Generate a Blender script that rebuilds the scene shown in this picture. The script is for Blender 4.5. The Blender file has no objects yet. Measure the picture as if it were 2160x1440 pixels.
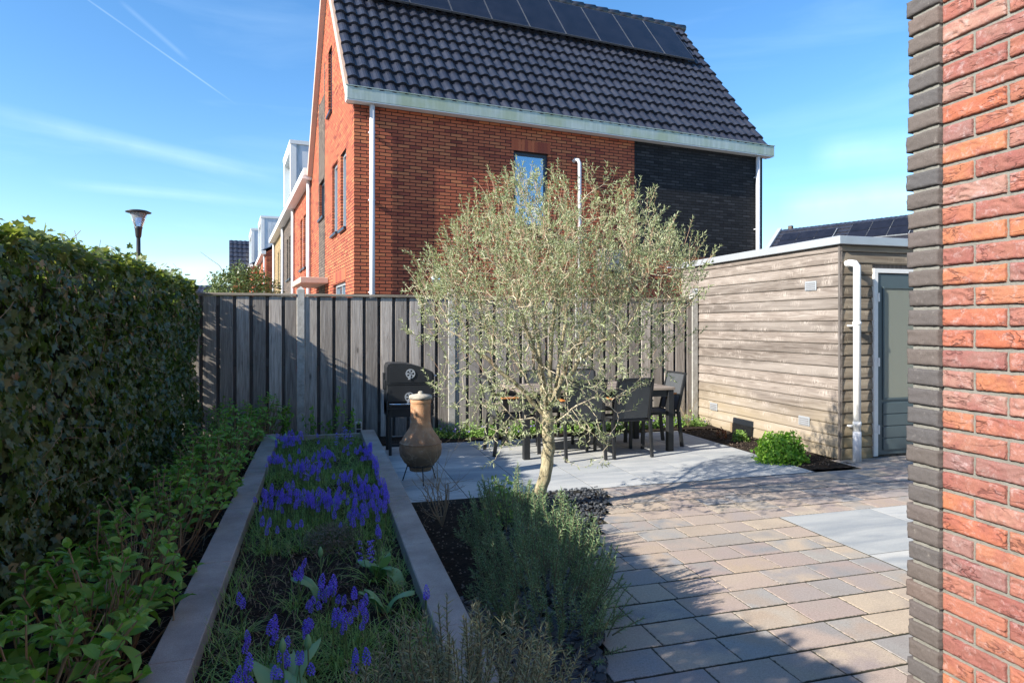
import bpy, math, random
import numpy as np
from mathutils import Vector, Matrix, noise, kdtree, Quaternion
R = math.radians
PI = math.pi
random.seed(7)
scene = bpy.context.scene
COL = scene.collection

# ---------------------------------------------------------------- camera, sky, sun, exposure
TH = R(16.3); CT, ST = math.cos(TH), math.sin(TH)
H = 1.38; F = 1380.0
cam_d = bpy.data.cameras.new('camera'); cam = bpy.data.objects.new('camera', cam_d); COL.objects.link(cam)
cam.location = (0, 0, H); cam.rotation_euler = (PI/2, 0, -TH)
cam_d.sensor_width = 36; cam_d.lens = 36*F/2160; cam_d.shift_y = -35/2160
cam_d.clip_start = .05; cam_d.clip_end = 2000
scene.camera = cam
SUN_AZ = R(13.7); TAN_EL = .57                       # direction the light travels, measured from +X towards +Y
SUN_EL = math.atan(TAN_EL)
sun_dir = Vector((math.cos(SUN_AZ)*math.cos(SUN_EL), math.sin(SUN_AZ)*math.cos(SUN_EL), -math.sin(SUN_EL)))
sl = bpy.data.lights.new('sun', 'SUN'); so = bpy.data.objects.new('sun', sl); COL.objects.link(so)
sl.energy = 5.0; sl.angle = R(.5); sl.color = (1.0, .93, .82)
so.rotation_euler = sun_dir.to_track_quat('-Z', 'Y').to_euler()
world = bpy.data.worlds.new('World'); scene.world = world; world.use_nodes = True
def build_world():
    nt = world.node_tree; nt.nodes.clear()
    out = nt.nodes.new('ShaderNodeOutputWorld'); bg = nt.nodes.new('ShaderNodeBackground')
    sky = nt.nodes.new('ShaderNodeTexSky'); sky.sky_type = 'NISHITA'; sky.sun_disc = False
    sky.sun_elevation = SUN_EL
    tx, ty = -math.cos(SUN_AZ), -math.sin(SUN_AZ)
    sky.sun_rotation = math.atan2(tx, ty)
    sky.air_density = 1.0; sky.dust_density = .3; sky.ozone_density = 3.0
    tc = nt.nodes.new('ShaderNodeTexCoord')
    # thin high cloud: streaks stretched along the view's width
    mp = nt.nodes.new('ShaderNodeMapping'); mp.inputs['Rotation'].default_value = (R(8), R(-10), R(12)); mp.inputs['Scale'].default_value = (1.3, 1.3, 9.0)
    nz = nt.nodes.new('ShaderNodeTexNoise'); nz.inputs['Scale'].default_value = 1.6; nz.inputs['Detail'].default_value = 7; nz.inputs['Roughness'].default_value = .55; nz.inputs['Distortion'].default_value = .7
    cr = nt.nodes.new('ShaderNodeValToRGB'); cr.color_ramp.elements[0].position = .5; cr.color_ramp.elements[1].position = .8
    cr.color_ramp.elements[0].color = (0, 0, 0, 1); cr.color_ramp.elements[1].color = (.10, .10, .10, 1)
    mx = nt.nodes.new('ShaderNodeMix'); mx.data_type = 'RGBA'; mx.inputs['B'].default_value = (5.6, 7.2, 8.2, 1)
    L = nt.links.new
    L(tc.outputs['Generated'], mp.inputs['Vector']); L(mp.outputs[0], nz.inputs['Vector']); L(nz.outputs[0], cr.inputs[0])
    hs = nt.nodes.new('ShaderNodeHueSaturation'); hs.inputs['Saturation'].default_value = 1.22; hs.inputs['Hue'].default_value = .5
    L(cr.outputs[0], mx.inputs[0]); L(sky.outputs[0], hs.inputs['Color']); L(hs.outputs[0], mx.inputs['A'])
    def mth(op, a, b=0.0, cl=False):
        o = nt.nodes.new('ShaderNodeMath'); o.operation = op; o.use_clamp = cl
        for i, q in enumerate((a, b)):
            if isinstance(q, (int, float)): o.inputs[i].default_value = q
            else: L(q, o.inputs[i])
        return o.outputs[0]
    def dotn(v):
        o = nt.nodes.new('ShaderNodeVectorMath'); o.operation = 'DOT_PRODUCT'; L(tc.outputs['Generated'], o.inputs[0]); o.inputs[1].default_value = v; return o.outputs['Value']
    ray = lambda px, py: Vector((((px - 1080)/F)*CT + ST, -((px - 1080)/F)*ST + CT, (685 - py)/F)).normalized()
    res = mx.outputs['Result']
    soft = nt.nodes.new('ShaderNodeTexNoise'); soft.inputs['Scale'].default_value = 14; soft.inputs['Detail'].default_value = 5; L(tc.outputs['Generated'], soft.inputs['Vector'])
    for (x0, y0, x1, y1, wd, am) in ((150, -25, 500, 222, .0014, .13), (250, 0, 400, 130, .004, .07), (-60, 225, 610, 385, .015, .13), (100, 385, 620, 432, .009, .10), (-80, 585, 560, 560, .02, .2), (1700, 330, 2100, 300, .03, .18), (1640, 440, 2000, 400, .03, .25)):
        a, b = ray(x0, y0), ray(x1, y1); n = a.cross(b).normalized(); mid = (a + b).normalized(); ca = mid.dot(a)
        line = mth('SUBTRACT', 1.0, mth('DIVIDE', mth('ABSOLUTE', dotn(n)), wd), True)
        gate = mth('MULTIPLY', mth('SUBTRACT', dotn(mid), ca), 1.6/(1 - ca), True)
        fac = mth('MULTIPLY', mth('MULTIPLY', line, gate), mth('MULTIPLY', mth('MULTIPLY', soft.outputs[0], 1.7), am))
        m2 = nt.nodes.new('ShaderNodeMix'); m2.data_type = 'RGBA'; m2.inputs['B'].default_value = (6.2, 7.4, 8.2, 1); L(fac, m2.inputs[0]); L(res, m2.inputs['A']); res = m2.outputs['Result']
    L(res, bg.inputs[0]); L(bg.outputs[0], out.inputs[0])
    bg.inputs[1].default_value = .13
build_world()
vs = scene.view_settings; vs.view_transform = 'Standard'; vs.look = 'None'; vs.exposure = 1.02; vs.gamma = 1
scene.render.engine = 'CYCLES'

# ---------------------------------------------------------------- frames
def W(X, Z, z=0):            # right / ahead of the camera -> world
    return Vector((X*CT + Z*ST, -X*ST + Z*CT, z))
def P(px, py, z=0):          # point of the horizontal plane z seen at a pixel of the 2160 px photograph
    Z = F*(H - z)/(py - 685); return W((px - 1080)/F*Z, Z, z)

# ---------------------------------------------------------------- tags
def tag(o, label=None, cat=None, group=None, kind=None):
    if label: o['label'] = label
    if cat: o['category'] = cat
    if group: o['group'] = group
    if kind: o['kind'] = kind
    return o
def thing(name, label, cat, loc=(0, 0, 0), rz=0, group=None, parent=None):
    o = bpy.data.objects.new(name, None); COL.objects.link(o); o.empty_display_size = .1
    o.location = loc; o.rotation_euler = (0, 0, rz)
    if parent: o.parent = parent
    return tag(o, label, cat, group)
def children(o): return [c for c in bpy.data.objects if c.parent == o]
def dup(root, loc, rz=0, label=None, sc=None):
    r = root.copy(); COL.objects.link(r); r.location = loc; r.rotation_euler = (0, 0, rz)
    if label: r['label'] = label
    if sc: r.scale = (sc, sc, sc)
    for ch in children(root):
        c = ch.copy(); COL.objects.link(c); c.parent = r
        for g in children(ch):
            d = g.copy(); COL.objects.link(d); d.parent = c
    return r
def put(name, mesh, parent=None, loc=(0, 0, 0), rot=(0, 0, 0), sc=1):
    o = bpy.data.objects.new(name, mesh); COL.objects.link(o); o.parent = parent
    o.location = loc; o.rotation_euler = rot; o.scale = (sc, sc, sc)
    return o

# ---------------------------------------------------------------- mesh builder
class MB:
    def __init__(s): s.v = []; s.f = []
    def add(s, vs, fs):
        n = len(s.v); s.v.extend([tuple(v) for v in vs]); s.f.extend([tuple(i + n for i in f) for f in fs]); return s
    def box(s, x0, x1, y0, y1, z0, z1, bev=0):
        if bev:
            b = bev
            vs = []
            for (z, i) in ((z0, b), (z0 + b, 0), (z1 - b, 0), (z1, b)):
                X0, X1, Y0, Y1 = x0 + i, x1 - i, y0 + i, y1 - i
                c = b if i == 0 else b
                vs += [(X0 + c, Y0, z), (X1 - c, Y0, z), (X1, Y0 + c, z), (X1, Y1 - c, z), (X1 - c, Y1, z), (X0 + c, Y1, z), (X0, Y1 - c, z), (X0, Y0 + c, z)]
            fs = [tuple(range(7, -1, -1)), tuple(range(24, 32))]
            for k in range(3):
                for j in range(8):
                    a = k*8 + j; c2 = k*8 + (j + 1) % 8; fs.append((a, c2, c2 + 8, a + 8))
            return s.add(vs, fs)
        vs = [(x0, y0, z0), (x1, y0, z0), (x1, y1, z0), (x0, y1, z0), (x0, y0, z1), (x1, y0, z1), (x1, y1, z1), (x0, y1, z1)]
        return s.add(vs, [(0, 3, 2, 1), (4, 5, 6, 7), (0, 1, 5, 4), (1, 2, 6, 5), (2, 3, 7, 6), (3, 0, 4, 7)])
    def quad(s, a, b, c, d): return s.add([a, b, c, d], [(0, 1, 2, 3)])
    def tube(s, pts, rad, n=8, cap=True):
        pts = [Vector(p) for p in pts]; m = len(pts)
        rads = rad if isinstance(rad, (list, tuple)) else [rad]*m
        up = Vector((.03, .02, 1)); vs = []; pu = None
        for i, p in enumerate(pts):
            t = (pts[min(i + 1, m - 1)] - pts[max(i - 1, 0)])
            if t.length < 1e-9: t = Vector((0, 0, 1))
            t.normalize()
            u = pu - t*pu.dot(t) if pu else t.cross(up if abs(t.z) < .95 else Vector((1, 0, .01)))
            if u.length < 1e-6: u = t.orthogonal()
            u.normalize(); pu = u; w = t.cross(u)
            for k in range(n):
                a = 2*PI*k/n; vs.append(p + (u*math.cos(a) + w*math.sin(a))*rads[i])
        fs = []
        for i in range(m - 1):
            for k in range(n):
                a = i*n + k; b = i*n + (k + 1) % n; fs.append((a, b, b + n, a + n))
        if cap: fs.append(tuple(range(n - 1, -1, -1))); fs.append(tuple(range((m - 1)*n, m*n)))
        return s.add(vs, fs)
    def lathe(s, prof, c=(0, 0, 0), n=32, axis='z'):
        vs = []
        for r, z in prof:
            for k in range(n):
                a = 2*PI*k/n; x, y = r*math.cos(a), r*math.sin(a)
                vs.append((c[0] + x, c[1] + y, c[2] + z) if axis == 'z' else (c[0] + x, c[1] + z, c[2] + y))
        fs = []
        for i in range(len(prof) - 1):
            for k in range(n):
                a = i*n + k; b = i*n + (k + 1) % n
                fs.append((a, b, b + n, a + n) if axis == 'z' else (a + n, b + n, b, a))
        fs.append(tuple(range(n - 1, -1, -1)) if axis == 'z' else tuple(range(n)))
        t = (len(prof) - 1)*n
        fs.append(tuple(range(t, t + n)) if axis == 'z' else tuple(range(t + n - 1, t - 1, -1)))
        return s.add(vs, fs)
    def prism(s, poly, y0, y1):       # poly of (x,z), extruded along y
        n = len(poly); vs = [(x, y0, z) for x, z in poly] + [(x, y1, z) for x, z in poly]
        fs = [tuple(range(n)), tuple(range(2*n - 1, n - 1, -1))] + [(i, i + n, (i + 1) % n + n, (i + 1) % n) for i in range(n)]
        return s.add(vs, fs)
    def mesh(s, name, mat, smooth=False):
        me = bpy.data.meshes.new(name); me.from_pydata(s.v, [], s.f)
        if mat: me.materials.append(mat)
        if smooth: me.polygons.foreach_set('use_smooth', [True]*len(me.polygons))
        me.update(); return me
    def build(s, name, mat, parent=None, smooth=False, loc=(0, 0, 0)):
        return put(name, s.mesh(name, mat, smooth), parent, loc)

# ---------------------------------------------------------------- materials
class NT:
    def __init__(s, name):
        s.m = bpy.data.materials.new(name); s.m.use_nodes = True; s.t = s.m.node_tree; s.t.nodes.clear()
        s.out = s.n('ShaderNodeOutputMaterial'); s.p = s.n('ShaderNodeBsdfPrincipled'); s.l(s.p.outputs[0], s.out.inputs[0])
    def n(s, t, **kw):
        o = s.t.nodes.new(t)
        for k, v in kw.items():
            if k.startswith('_'): setattr(o, k[1:], v)
            else: o.inputs[k.replace('9', ' ')].default_value = v
        return o
    def l(s, a, b): s.t.links.new(a, b)
    def set(s, k, v):
        if hasattr(v, 'is_linked') or hasattr(v, 'links'): s.l(v, s.p.inputs[k])
        else: s.p.inputs[k].default_value = v
    def coord(s, kind='Object', scale=(1, 1, 1), rot=(0, 0, 0)):
        tc = s.n('ShaderNodeTexCoord'); mp = s.n('ShaderNodeMapping'); mp.inputs['Scale'].default_value = scale; mp.inputs['Rotation'].default_value = rot
        s.l(tc.outputs[kind], mp.inputs[0]); return mp.outputs[0]
    def noise(s, vec, scale=5, detail=4, rough=.5, dist=0):
        o = s.n('ShaderNodeTexNoise'); o.inputs['Scale'].default_value = scale; o.inputs['Detail'].default_value = detail
        o.inputs['Roughness'].default_value = rough; o.inputs['Distortion'].default_value = dist
        if vec: s.l(vec, o.inputs['Vector'])
        return o.outputs[0]
    def ramp(s, fac, stops, interp='LINEAR'):
        o = s.n('ShaderNodeValToRGB'); e = o.color_ramp.elements; o.color_ramp.interpolation = interp
        while len(e) < len(stops): e.new(.5)
        for i, (p, c) in enumerate(stops):
            e[i].position = p; e[i].color = (c, c, c, 1) if isinstance(c, (int, float)) else (*c, 1)
        s.l(fac, o.inputs[0]); return o.outputs[0]
    def mix(s, fac, a, b, mode='MIX'):
        o = s.n('ShaderNodeMix', _data_type='RGBA', _blend_type=mode)
        for k, v in (('A', a), ('B', b)):
            if isinstance(v, tuple): o.inputs[k].default_value = (*v, 1)
            else: s.l(v, o.inputs[k])
        if isinstance(fac, (int, float)): o.inputs[0].default_value = fac
        else: s.l(fac, o.inputs[0])
        return o.outputs['Result']
    def math(s, op, a, b=0.0):
        o = s.n('ShaderNodeMath', _operation=op)
        for i, v in enumerate((a, b)):
            if isinstance(v, (int, float)): o.inputs[i].default_value = v
            else: s.l(v, o.inputs[i])
        return o.outputs[0]
    def bump(s, h, strength=.3, dist=.01):
        o = s.n('ShaderNodeBump'); o.inputs['Strength'].default_value = strength; o.inputs['Distance'].default_value = dist
        s.l(h, o.inputs['Height']); s.l(o.outputs[0], s.p.inputs['Normal'])
    def island(s): return s.n('ShaderNodeNewGeometry').outputs['Random Per Island']
def plain(name, col, rough=.6, metal=0, var=.15, scale=6, bump=.1, bscale=60, spec=.5):
    t = NT(name); v = t.coord()
    a = tuple(c*(1 - var) for c in col); b = tuple(min(1, c*(1 + var)) for c in col)
    t.set('Base Color', t.ramp(t.noise(v, scale, 5, .6), [(.3, a), (.7, b)]))
    t.set('Roughness', rough); t.set('Metallic', metal); t.set('Specular IOR Level', spec)
    if bump: t.bump(t.noise(v, bscale, 3), bump, .004)
    return t.m
def leafmat(name, cols, rough=.45, transl=.35, tcol=None, spec=.4):
    t = NT(name); n = len(cols)
    c = t.ramp(t.island(), [(i/max(1, n - 1), cols[i]) for i in range(n)])
    t.set('Base Color', c); t.set('Roughness', rough); t.set('Specular IOR Level', spec)
    if transl:
        tr = t.n('ShaderNodeBsdfTranslucent'); cc = t.mix(1.0, c, tcol or (1.1, 1.3, .5), 'MULTIPLY')
        t.l(cc, tr.inputs[0]); mx = t.n('ShaderNodeMixShader'); mx.inputs[0].default_value = transl
        t.l(t.p.outputs[0], mx.inputs[1]); t.l(tr.outputs[0], mx.inputs[2]); t.l(mx.outputs[0], t.out.inputs[0])
    return t.m

def brickmat(name, c1, c2, c3, mortar, bw=.205, bh=.057, ms=.0075, rough=.85, darkamt=.35):
    """wall brick in the wall's own frame: u = x + y (walls stand on x or y), v = z"""
    t = NT(name); tc = t.n('ShaderNodeTexCoord'); sp = t.n('ShaderNodeSeparateXYZ'); t.l(tc.outputs['Object'], sp.inputs[0])
    u = t.math('ADD', sp.outputs[0], sp.outputs[1]); cb = t.n('ShaderNodeCombineXYZ'); t.l(u, cb.inputs[0]); t.l(sp.outputs[2], cb.inputs[1])
    b = t.n('ShaderNodeTexBrick'); b.offset = .5
    b.inputs['Color1'].default_value = (0, 0, 0, 1); b.inputs['Color2'].default_value = (1, 1, 1, 1); b.inputs['Mortar'].default_value = (.5, .5, .5, 1)
    b.inputs['Scale'].default_value = 1; b.inputs['Mortar Size'].default_value = ms; b.inputs['Mortar Smooth'].default_value = .15
    b.inputs['Brick Width'].default_value = bw; b.inputs['Row Height'].default_value = bh
    t.l(cb.outputs[0], b.inputs['Vector'])
    col = t.ramp(b.outputs['Color'], [(0, c2), (.28, c1), (.75, c1), (.9, c3), (1, c3)])
    cl = t.noise(cb.outputs[0], 1.6, 3, .6)
    dk = t.math('MULTIPLY', t.ramp(cl, [(.5, 0), (.62, 1)]), t.ramp(b.outputs['Color'], [(.15, 1), (.45, 0)]))
    col = t.mix(t.math('MULTIPLY', dk, darkamt), col, tuple(c*.45 for c in c2))
    fine = t.noise(cb.outputs[0], 60, 5, .7)
    col = t.mix(.35, col, t.ramp(fine, [(.3, .35), (.7, 1.0)]), 'MULTIPLY')
    col = t.mix(b.outputs['Fac'], col, mortar)
    t.set('Base Color', col); t.set('Roughness', rough); t.set('Specular IOR Level', .25)
    hgt = t.math('SUBTRACT', t.math('MULTIPLY', fine, .35), b.outputs['Fac'])
    t.bump(hgt, .9, .006)
    return t.m

def woodmat(name, base, dark, light, axis='z', seed=0, rough=.8, knots=True, yellow=None):
    """boards weathered grey; grain runs along axis; each board (mesh island) has its own tone"""
    t = NT(name); isl = t.island(); tc = t.n('ShaderNodeTexCoord')
    off = t.n('ShaderNodeCombineXYZ'); k = t.math('MULTIPLY', isl, 37.0)
    t.l(k, off.inputs[0]); t.l(k, off.inputs[1]); t.l(k, off.inputs[2])
    ad = t.n('ShaderNodeVectorMath', _operation='ADD'); t.l(tc.outputs['Object'], ad.inputs[0]); t.l(off.outputs[0], ad.inputs[1])
    mp = t.n('ShaderNodeMapping'); sc = {'z': (14, 14, .9), 'y': (14, .9, 14), 'x': (.9, 14, 14)}[axis]
    mp.inputs['Scale'].default_value = sc; t.l(ad.outputs[0], mp.inputs[0])
    g = t.noise(mp.outputs[0], 2.2, 7, .62, 1.4)
    mp2 = t.n('ShaderNodeMapping'); mp2.inputs['Scale'].default_value = tuple(s*4 if s > 2 else s*1.4 for s in sc); t.l(ad.outputs[0], mp2.inputs[0])
    g2 = t.noise(mp2.outputs[0], 4, 4, .6)
    col = t.ramp(g, [(.28, dark), (.5, base), (.72, light)])
    col = t.mix(.5, col, t.ramp(g2, [(.3, .45), (.65, 1.15)]), 'MULTIPLY')
    tone = t.ramp(isl, [(0, .62), (.5, .95), (1, 1.25)])
    col = t.mix(1.0, col, tone, 'MULTIPLY')
    if yellow:
        sp = t.n('ShaderNodeSeparateXYZ'); t.l(tc.outputs['Object'], sp.inputs[0])
        nn = t.noise(tc.outputs['Object'], 1.3, 3)
        hz = t.math('ADD', sp.outputs[2], t.math('MULTIPLY', nn, .7))
        col = t.mix(t.ramp(hz, [(.55, .75), (1.25, 0)]), col, yellow)
    if knots:
        mp3 = t.n('ShaderNodeMapping'); mp3.inputs['Scale'].default_value = {'z': (6, 6, 2.2), 'y': (6, 3.4, 8.5), 'x': (3.4, 6, 8.5)}[axis]; t.l(ad.outputs[0], mp3.inputs[0])
        vo = t.n('ShaderNodeTexVoronoi'); vo.inputs['Scale'].default_value = 1.15; t.l(mp3.outputs[0], vo.inputs['Vector'])
        d = vo.outputs['Distance']
        if yellow:
            mp4 = t.n('ShaderNodeMapping'); mp4.inputs['Scale'].default_value = (44, 44, 8); t.l(ad.outputs[0], mp4.inputs[0])
            sm = t.noise(mp4.outputs[0], 1.6, 5, .65, 1.2)
            near = t.ramp(d, [(.05, 1), (.5, 0)])
            w = t.math('MULTIPLY', near, t.ramp(sm, [(.47, 0), (.58, 1)]))
            col = t.mix(t.math('MULTIPLY', w, .6), col, tuple(min(1, c*1.9) for c in light))
            col = t.mix(t.ramp(t.noise(mp.outputs[0], .5, 3, .6), [(.45, 0), (.7, .5)]), col, tuple(min(1, c*1.25) for c in light))
            col = t.mix(t.ramp(d, [(.03, .9), (.06, 0)]), col, dark)
        else:
            col = t.mix(t.ramp(d, [(.05, .9), (.13, 0)]), col, tuple(c*.6 for c in dark))
    t.set('Base Color', col); t.set('Roughness', rough); t.set('Specular IOR Level', .2)
    t.bump(g, .5, .004)
    return t.m

M = {}
M['brick_red'] = brickmat('red_facing_brick', (.53, .145, .072), (.34, .08, .05), (.60, .20, .09), (.045, .022, .018), darkamt=.5)
M['brick_black'] = brickmat('black_facing_brick', (.028, .029, .033), (.018, .018, .022), (.05, .05, .055), (.008, .008, .009), darkamt=.3)
M['brick_grey'] = brickmat('grey_brown_brick', (.16, .125, .10), (.10, .08, .07), (.2, .16, .13), (.05, .04, .035))
M['brick_yellow'] = brickmat('yellow_brick', (.42, .30, .15), (.33, .22, .11), (.5, .38, .2), (.12, .09, .06))
M['brick_wallbody'] = brickmat('orange_red_brick', (.5, .14, .07), (.3, .09, .06), (.55, .2, .1), (.25, .24, .22), ms=.01)
M['black'] = plain('black_powder_coat', (.018, .019, .021), .45, 0, .2)
M['steel_black'] = plain('black_enamel', (.022, .024, .027), .38, 0, .2, bump=.03)
M['sling'] = plain('dark_sling_fabric', (.065, .07, .075), .6, 0, .1, 20, .3, 400)
M['arm_wood'] = plain('oiled_teak', (.55, .2, .05), .5)
M['white'] = plain('white_paint', (.78, .78, .76), .5, 0, .04, bump=.03)
M['pvc'] = plain('grey_plastic_pipe', (.62, .63, .66), .4, 0, .06, bump=.02)
M['pvcw'] = plain('white_plastic_pipe', (.80, .80, .78), .35, 0, .05, bump=.02)
M['frame_dark'] = plain('dark_blue_window_frame', (.02, .027, .045), .4, 0, .1, bump=.02)
M['soffit'] = plain('pinkish_board', (.55, .40, .32), .6, 0, .06, bump=.03)
M['trim'] = plain('light_aluminium_trim', (.42, .45, .48), .35, .3, .05, bump=.02)
M['pframe'] = plain('dark_anodised_frame', (.13, .135, .15), .4, .3, .1, bump=0)
M['slot'] = plain('grey_louvre', (.2, .2, .21), .6, 0, .1, bump=0)
M['chrome'] = plain('polished_steel', (.7, .7, .72), .12, 1, .03, bump=0)
M['soil'] = None
def special():
    t = NT('dark_soil'); v = t.coord()
    t.set('Base Color', t.ramp(t.noise(v, 35, 8, .75), [(.3, (.012, .009, .007)), (.55, (.035, .026, .02)), (.75, (.085, .062, .045))])); t.set('Roughness', .95); t.set('Specular IOR Level', .15)
    t.bump(t.noise(v, 45, 6, .7), 1, .03); M['soil'] = t.m
    t = NT('stained_zinc'); v = t.coord(scale=(1, 1, 1)); v2 = t.coord(scale=(7, 7, .8))
    a = t.ramp(t.noise(v2, 2.2, 5, .65), [(.3, (.36, .42, .38)), (.5, (.42, .48, .43)), (.72, (.52, .57, .54))])
    a = t.mix(t.ramp(t.noise(v, 2.0, 4), [(.45, 0), (.62, .55)]), a, (.33, .38, .20))
    t.set('Base Color', a); t.set('Roughness', .5); t.set('Metallic', .15); t.bump(t.noise(v, 40, 3), .1, .003); M['zinc'] = t.m
    t = NT('white_dormer_cladding'); v2 = t.coord(scale=(2, 2, .35))
    a = t.ramp(t.noise(v2, 2.0, 6, .7), [(.33, (.30, .36, .34)), (.47, (.62, .66, .70)), (.7, (.74, .76, .80))])
    t.set('Base Color', a); t.set('Roughness', .45); M['dormer'] = t.m
    t = NT('dark_roof_tile'); v = t.coord()
    a = t.ramp(t.noise(v, 2.5, 5, .6), [(.3, (.018, .020, .031)), (.7, (.038, .041, .056))])
    a = t.mix(t.ramp(t.noise(v, 26, 3, .6), [(.64, 0), (.72, .5)]), a, (.13, .13, .11))
    t.set('Base Color', a); t.set('Roughness', .36); t.set('Specular IOR Level', .55); M['tile'] = t.m
    t = NT('solar_glass'); v = t.coord(scale=(1, 1, 1))
    t.set('Base Color', t.ramp(t.noise(v, 3, 3), [(.3, (.009, .010, .016)), (.7, (.015, .016, .024))]))
    t.set('Roughness', .25); t.set('Specular IOR Level', .3); M['solar'] = t.m
    t = NT('window_glass'); t.set('Base Color', (.34, .46, .56, 1)); t.set('Roughness', .04); t.set('Specular IOR Level', 1.0); t.set('Metallic', .85); M['glass'] = t.m
    t = NT('frosted_ribbed_glass'); v = t.coord(scale=(1, 1, 1)); w = t.n('ShaderNodeTexWave', _bands_direction='X'); w.inputs['Scale'].default_value = 45; t.l(v, w.inputs[0])
    w2 = t.n('ShaderNodeTexWave', _bands_direction='Z'); w2.inputs['Scale'].default_value = 45; t.l(v, w2.inputs[0])
    t.set('Base Color', (.24, .25, .20, 1)); t.set('Roughness', .3); t.bump(t.math('ADD', w.outputs[1], w2.outputs[1]), .5, .003); M['frost'] = t.m
    t = NT('lamp_clear_glass'); t.set('Base Color', (.9, .95, 1, 1)); t.set('Roughness', .05); t.set('Transmission Weight', .85); t.set('IOR', 1.1); M['lampglass'] = t.m
    # concrete pavers, each stone its own blend
    t = NT('mixed_concrete_paver'); v = t.coord(); i = t.island()
    c = t.ramp(i, [(0, (.27, .27, .28)), (.22, (.36, .335, .305)), (.42, (.50, .405, .30)), (.62, (.44, .35, .285)), (.82, (.37, .29, .26)), (1, (.32, .30, .285))])
    off = t.n('ShaderNodeCombineXYZ'); k = t.math('MULTIPLY', i, 51.0); t.l(k, off.inputs[0]); t.l(k, off.inputs[1])
    ad = t.n('ShaderNodeVectorMath', _operation='ADD'); t.l(v, ad.inputs[0]); t.l(off.outputs[0], ad.inputs[1])
    blotch = t.ramp(t.noise(ad.outputs[0], 4.5, 3, .5, .4), [(.42, 0), (.62, 1)])
    c2 = t.ramp(t.math('FRACT', t.math('MULTIPLY', i, 7.31)), [(0, (.24, .245, .26)), (.35, (.43, .335, .25)), (.7, (.33, .27, .255)), (1, (.48, .385, .29))])
    c = t.mix(blotch, c, c2)
    sp = t.ramp(t.noise(v, 260, 4, .8), [(.35, .62), (.5, 1.0), (.68, 1.35)]); c = t.mix(.7, c, sp, 'MULTIPLY')
    c = t.mix(t.ramp(t.noise(v, 1.2, 4, .6), [(.4, 0), (.75, .3)]), c, (.3, .29, .27))
    c = t.mix(.55, c, t.ramp(t.noise(v, 90, 6, .8), [(.3, .6), (.7, 1.35)]), 'MULTIPLY')
    spz = t.n('ShaderNodeSeparateXYZ'); t.l(v, spz.inputs[0])
    hz = t.math('ADD', spz.outputs[2], t.math('MULTIPLY', t.math('SUBTRACT', t.noise(v, 45, 5, .75), .5), .008))
    mr = t.n('ShaderNodeMapRange'); mr.inputs['From Min'].default_value = -.0032; mr.inputs['From Max'].default_value = -.0012; t.l(hz, mr.inputs[0])
    c = t.mix(mr.outputs[0], (.06, .058, .045), c)
    t.set('Base Color', c); t.set('Roughness', .85); t.set('Specular IOR Level', .25); t.bump(t.noise(v, 200, 5, .8), .5, .003); M['paver'] = t.m
    t = NT('grey_concrete_slab'); v = t.coord(); i = t.island()
    c = t.ramp(i, [(0, (.38, .395, .395)), (.5, (.46, .465, .455)), (1, (.52, .515, .49))])
    off = t.n('ShaderNodeCombineXYZ'); k = t.math('MULTIPLY', i, 33.0); t.l(k, off.inputs[0]); t.l(k, off.inputs[1])
    ad = t.n('ShaderNodeVectorMath', _operation='ADD'); t.l(v, ad.inputs[0]); t.l(off.outputs[0], ad.inputs[1])
    mp = t.n('ShaderNodeMapping'); mp.inputs['Scale'].default_value = (.9, 3.2, 1); mp.inputs['Rotation'].default_value = (0, 0, R(8)); t.l(ad.outputs[0], mp.inputs[0])
    c = t.mix(t.ramp(t.noise(mp.outputs[0], 1.6, 5, .6, .8), [(.42, 0), (.66, .75)]), c, (.25, .275, .30))
    c = t.mix(.6, c, t.ramp(t.noise(v, 250, 4, .8), [(.35, .7), (.65, 1.25)]), 'MULTIPLY')
    spz = t.n('ShaderNodeSeparateXYZ'); t.l(v, spz.inputs[0])
    mr = t.n('ShaderNodeMapRange'); mr.inputs['From Min'].default_value = -.0006; mr.inputs['From Max'].default_value = .0004; t.l(spz.outputs[2], mr.inputs[0])
    c = t.mix(mr.outputs[0], (.06, .06, .055), c)
    t.set('Base Color', c); t.set('Roughness', .8); t.set('Specular IOR Level', .3); t.bump(t.noise(v, 200, 3, .7), .15, .002); M['slab'] = t.m
    t = NT('kerb_concrete'); v = t.coord(); i = t.island()
    c = t.ramp(t.noise(v, 3.5, 6, .65), [(.3, (.23, .205, .18)), (.5, (.33, .30, .265)), (.7, (.43, .39, .345))])
    c = t.mix(.7, c, t.ramp(t.noise(v, 230, 4, .8), [(.35, .6), (.65, 1.3)]), 'MULTIPLY')
    t.set('Base Color', c); t.set('Roughness', .85); t.bump(t.noise(v, 180, 4, .7), .25, .003); M['kerb'] = t.m
    t = NT('concrete_post'); v = t.coord(scale=(1, 1, 1))
    c = t.ramp(t.noise(v, 14, 7, .75), [(.3, (.26, .25, .22)), (.55, (.42, .41, .38)), (.75, (.56, .55, .52))])
    t.set('Base Color', c); t.set('Roughness', .9); t.bump(t.noise(v, 90, 4, .7), .4, .004); M['post'] = t.m
    t = NT('slate_chip'); t.set('Base Color', t.ramp(t.island(), [(0, (.02, .024, .03)), (.6, (.045, .05, .058)), (1, (.10, .105, .11))])); t.set('Roughness', .55); M['slate'] = t.m
    t = NT('smoked_terracotta'); v = t.coord(); sp = t.n('ShaderNodeSeparateXYZ'); t.l(v, sp.inputs[0])
    c = t.ramp(t.noise(v, 7, 6, .65), [(.3, (.30, .13, .065)), (.6, (.50, .27, .14)), (.8, (.60, .42, .26))])
    hz = t.math('ADD', sp.outputs[2], t.math('MULTIPLY', t.noise(v, 6, 6, .7), .26))
    c = t.mix(t.ramp(hz, [(.36, .88), (.60, 0)]), c, (.10, .078, .05))
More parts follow.
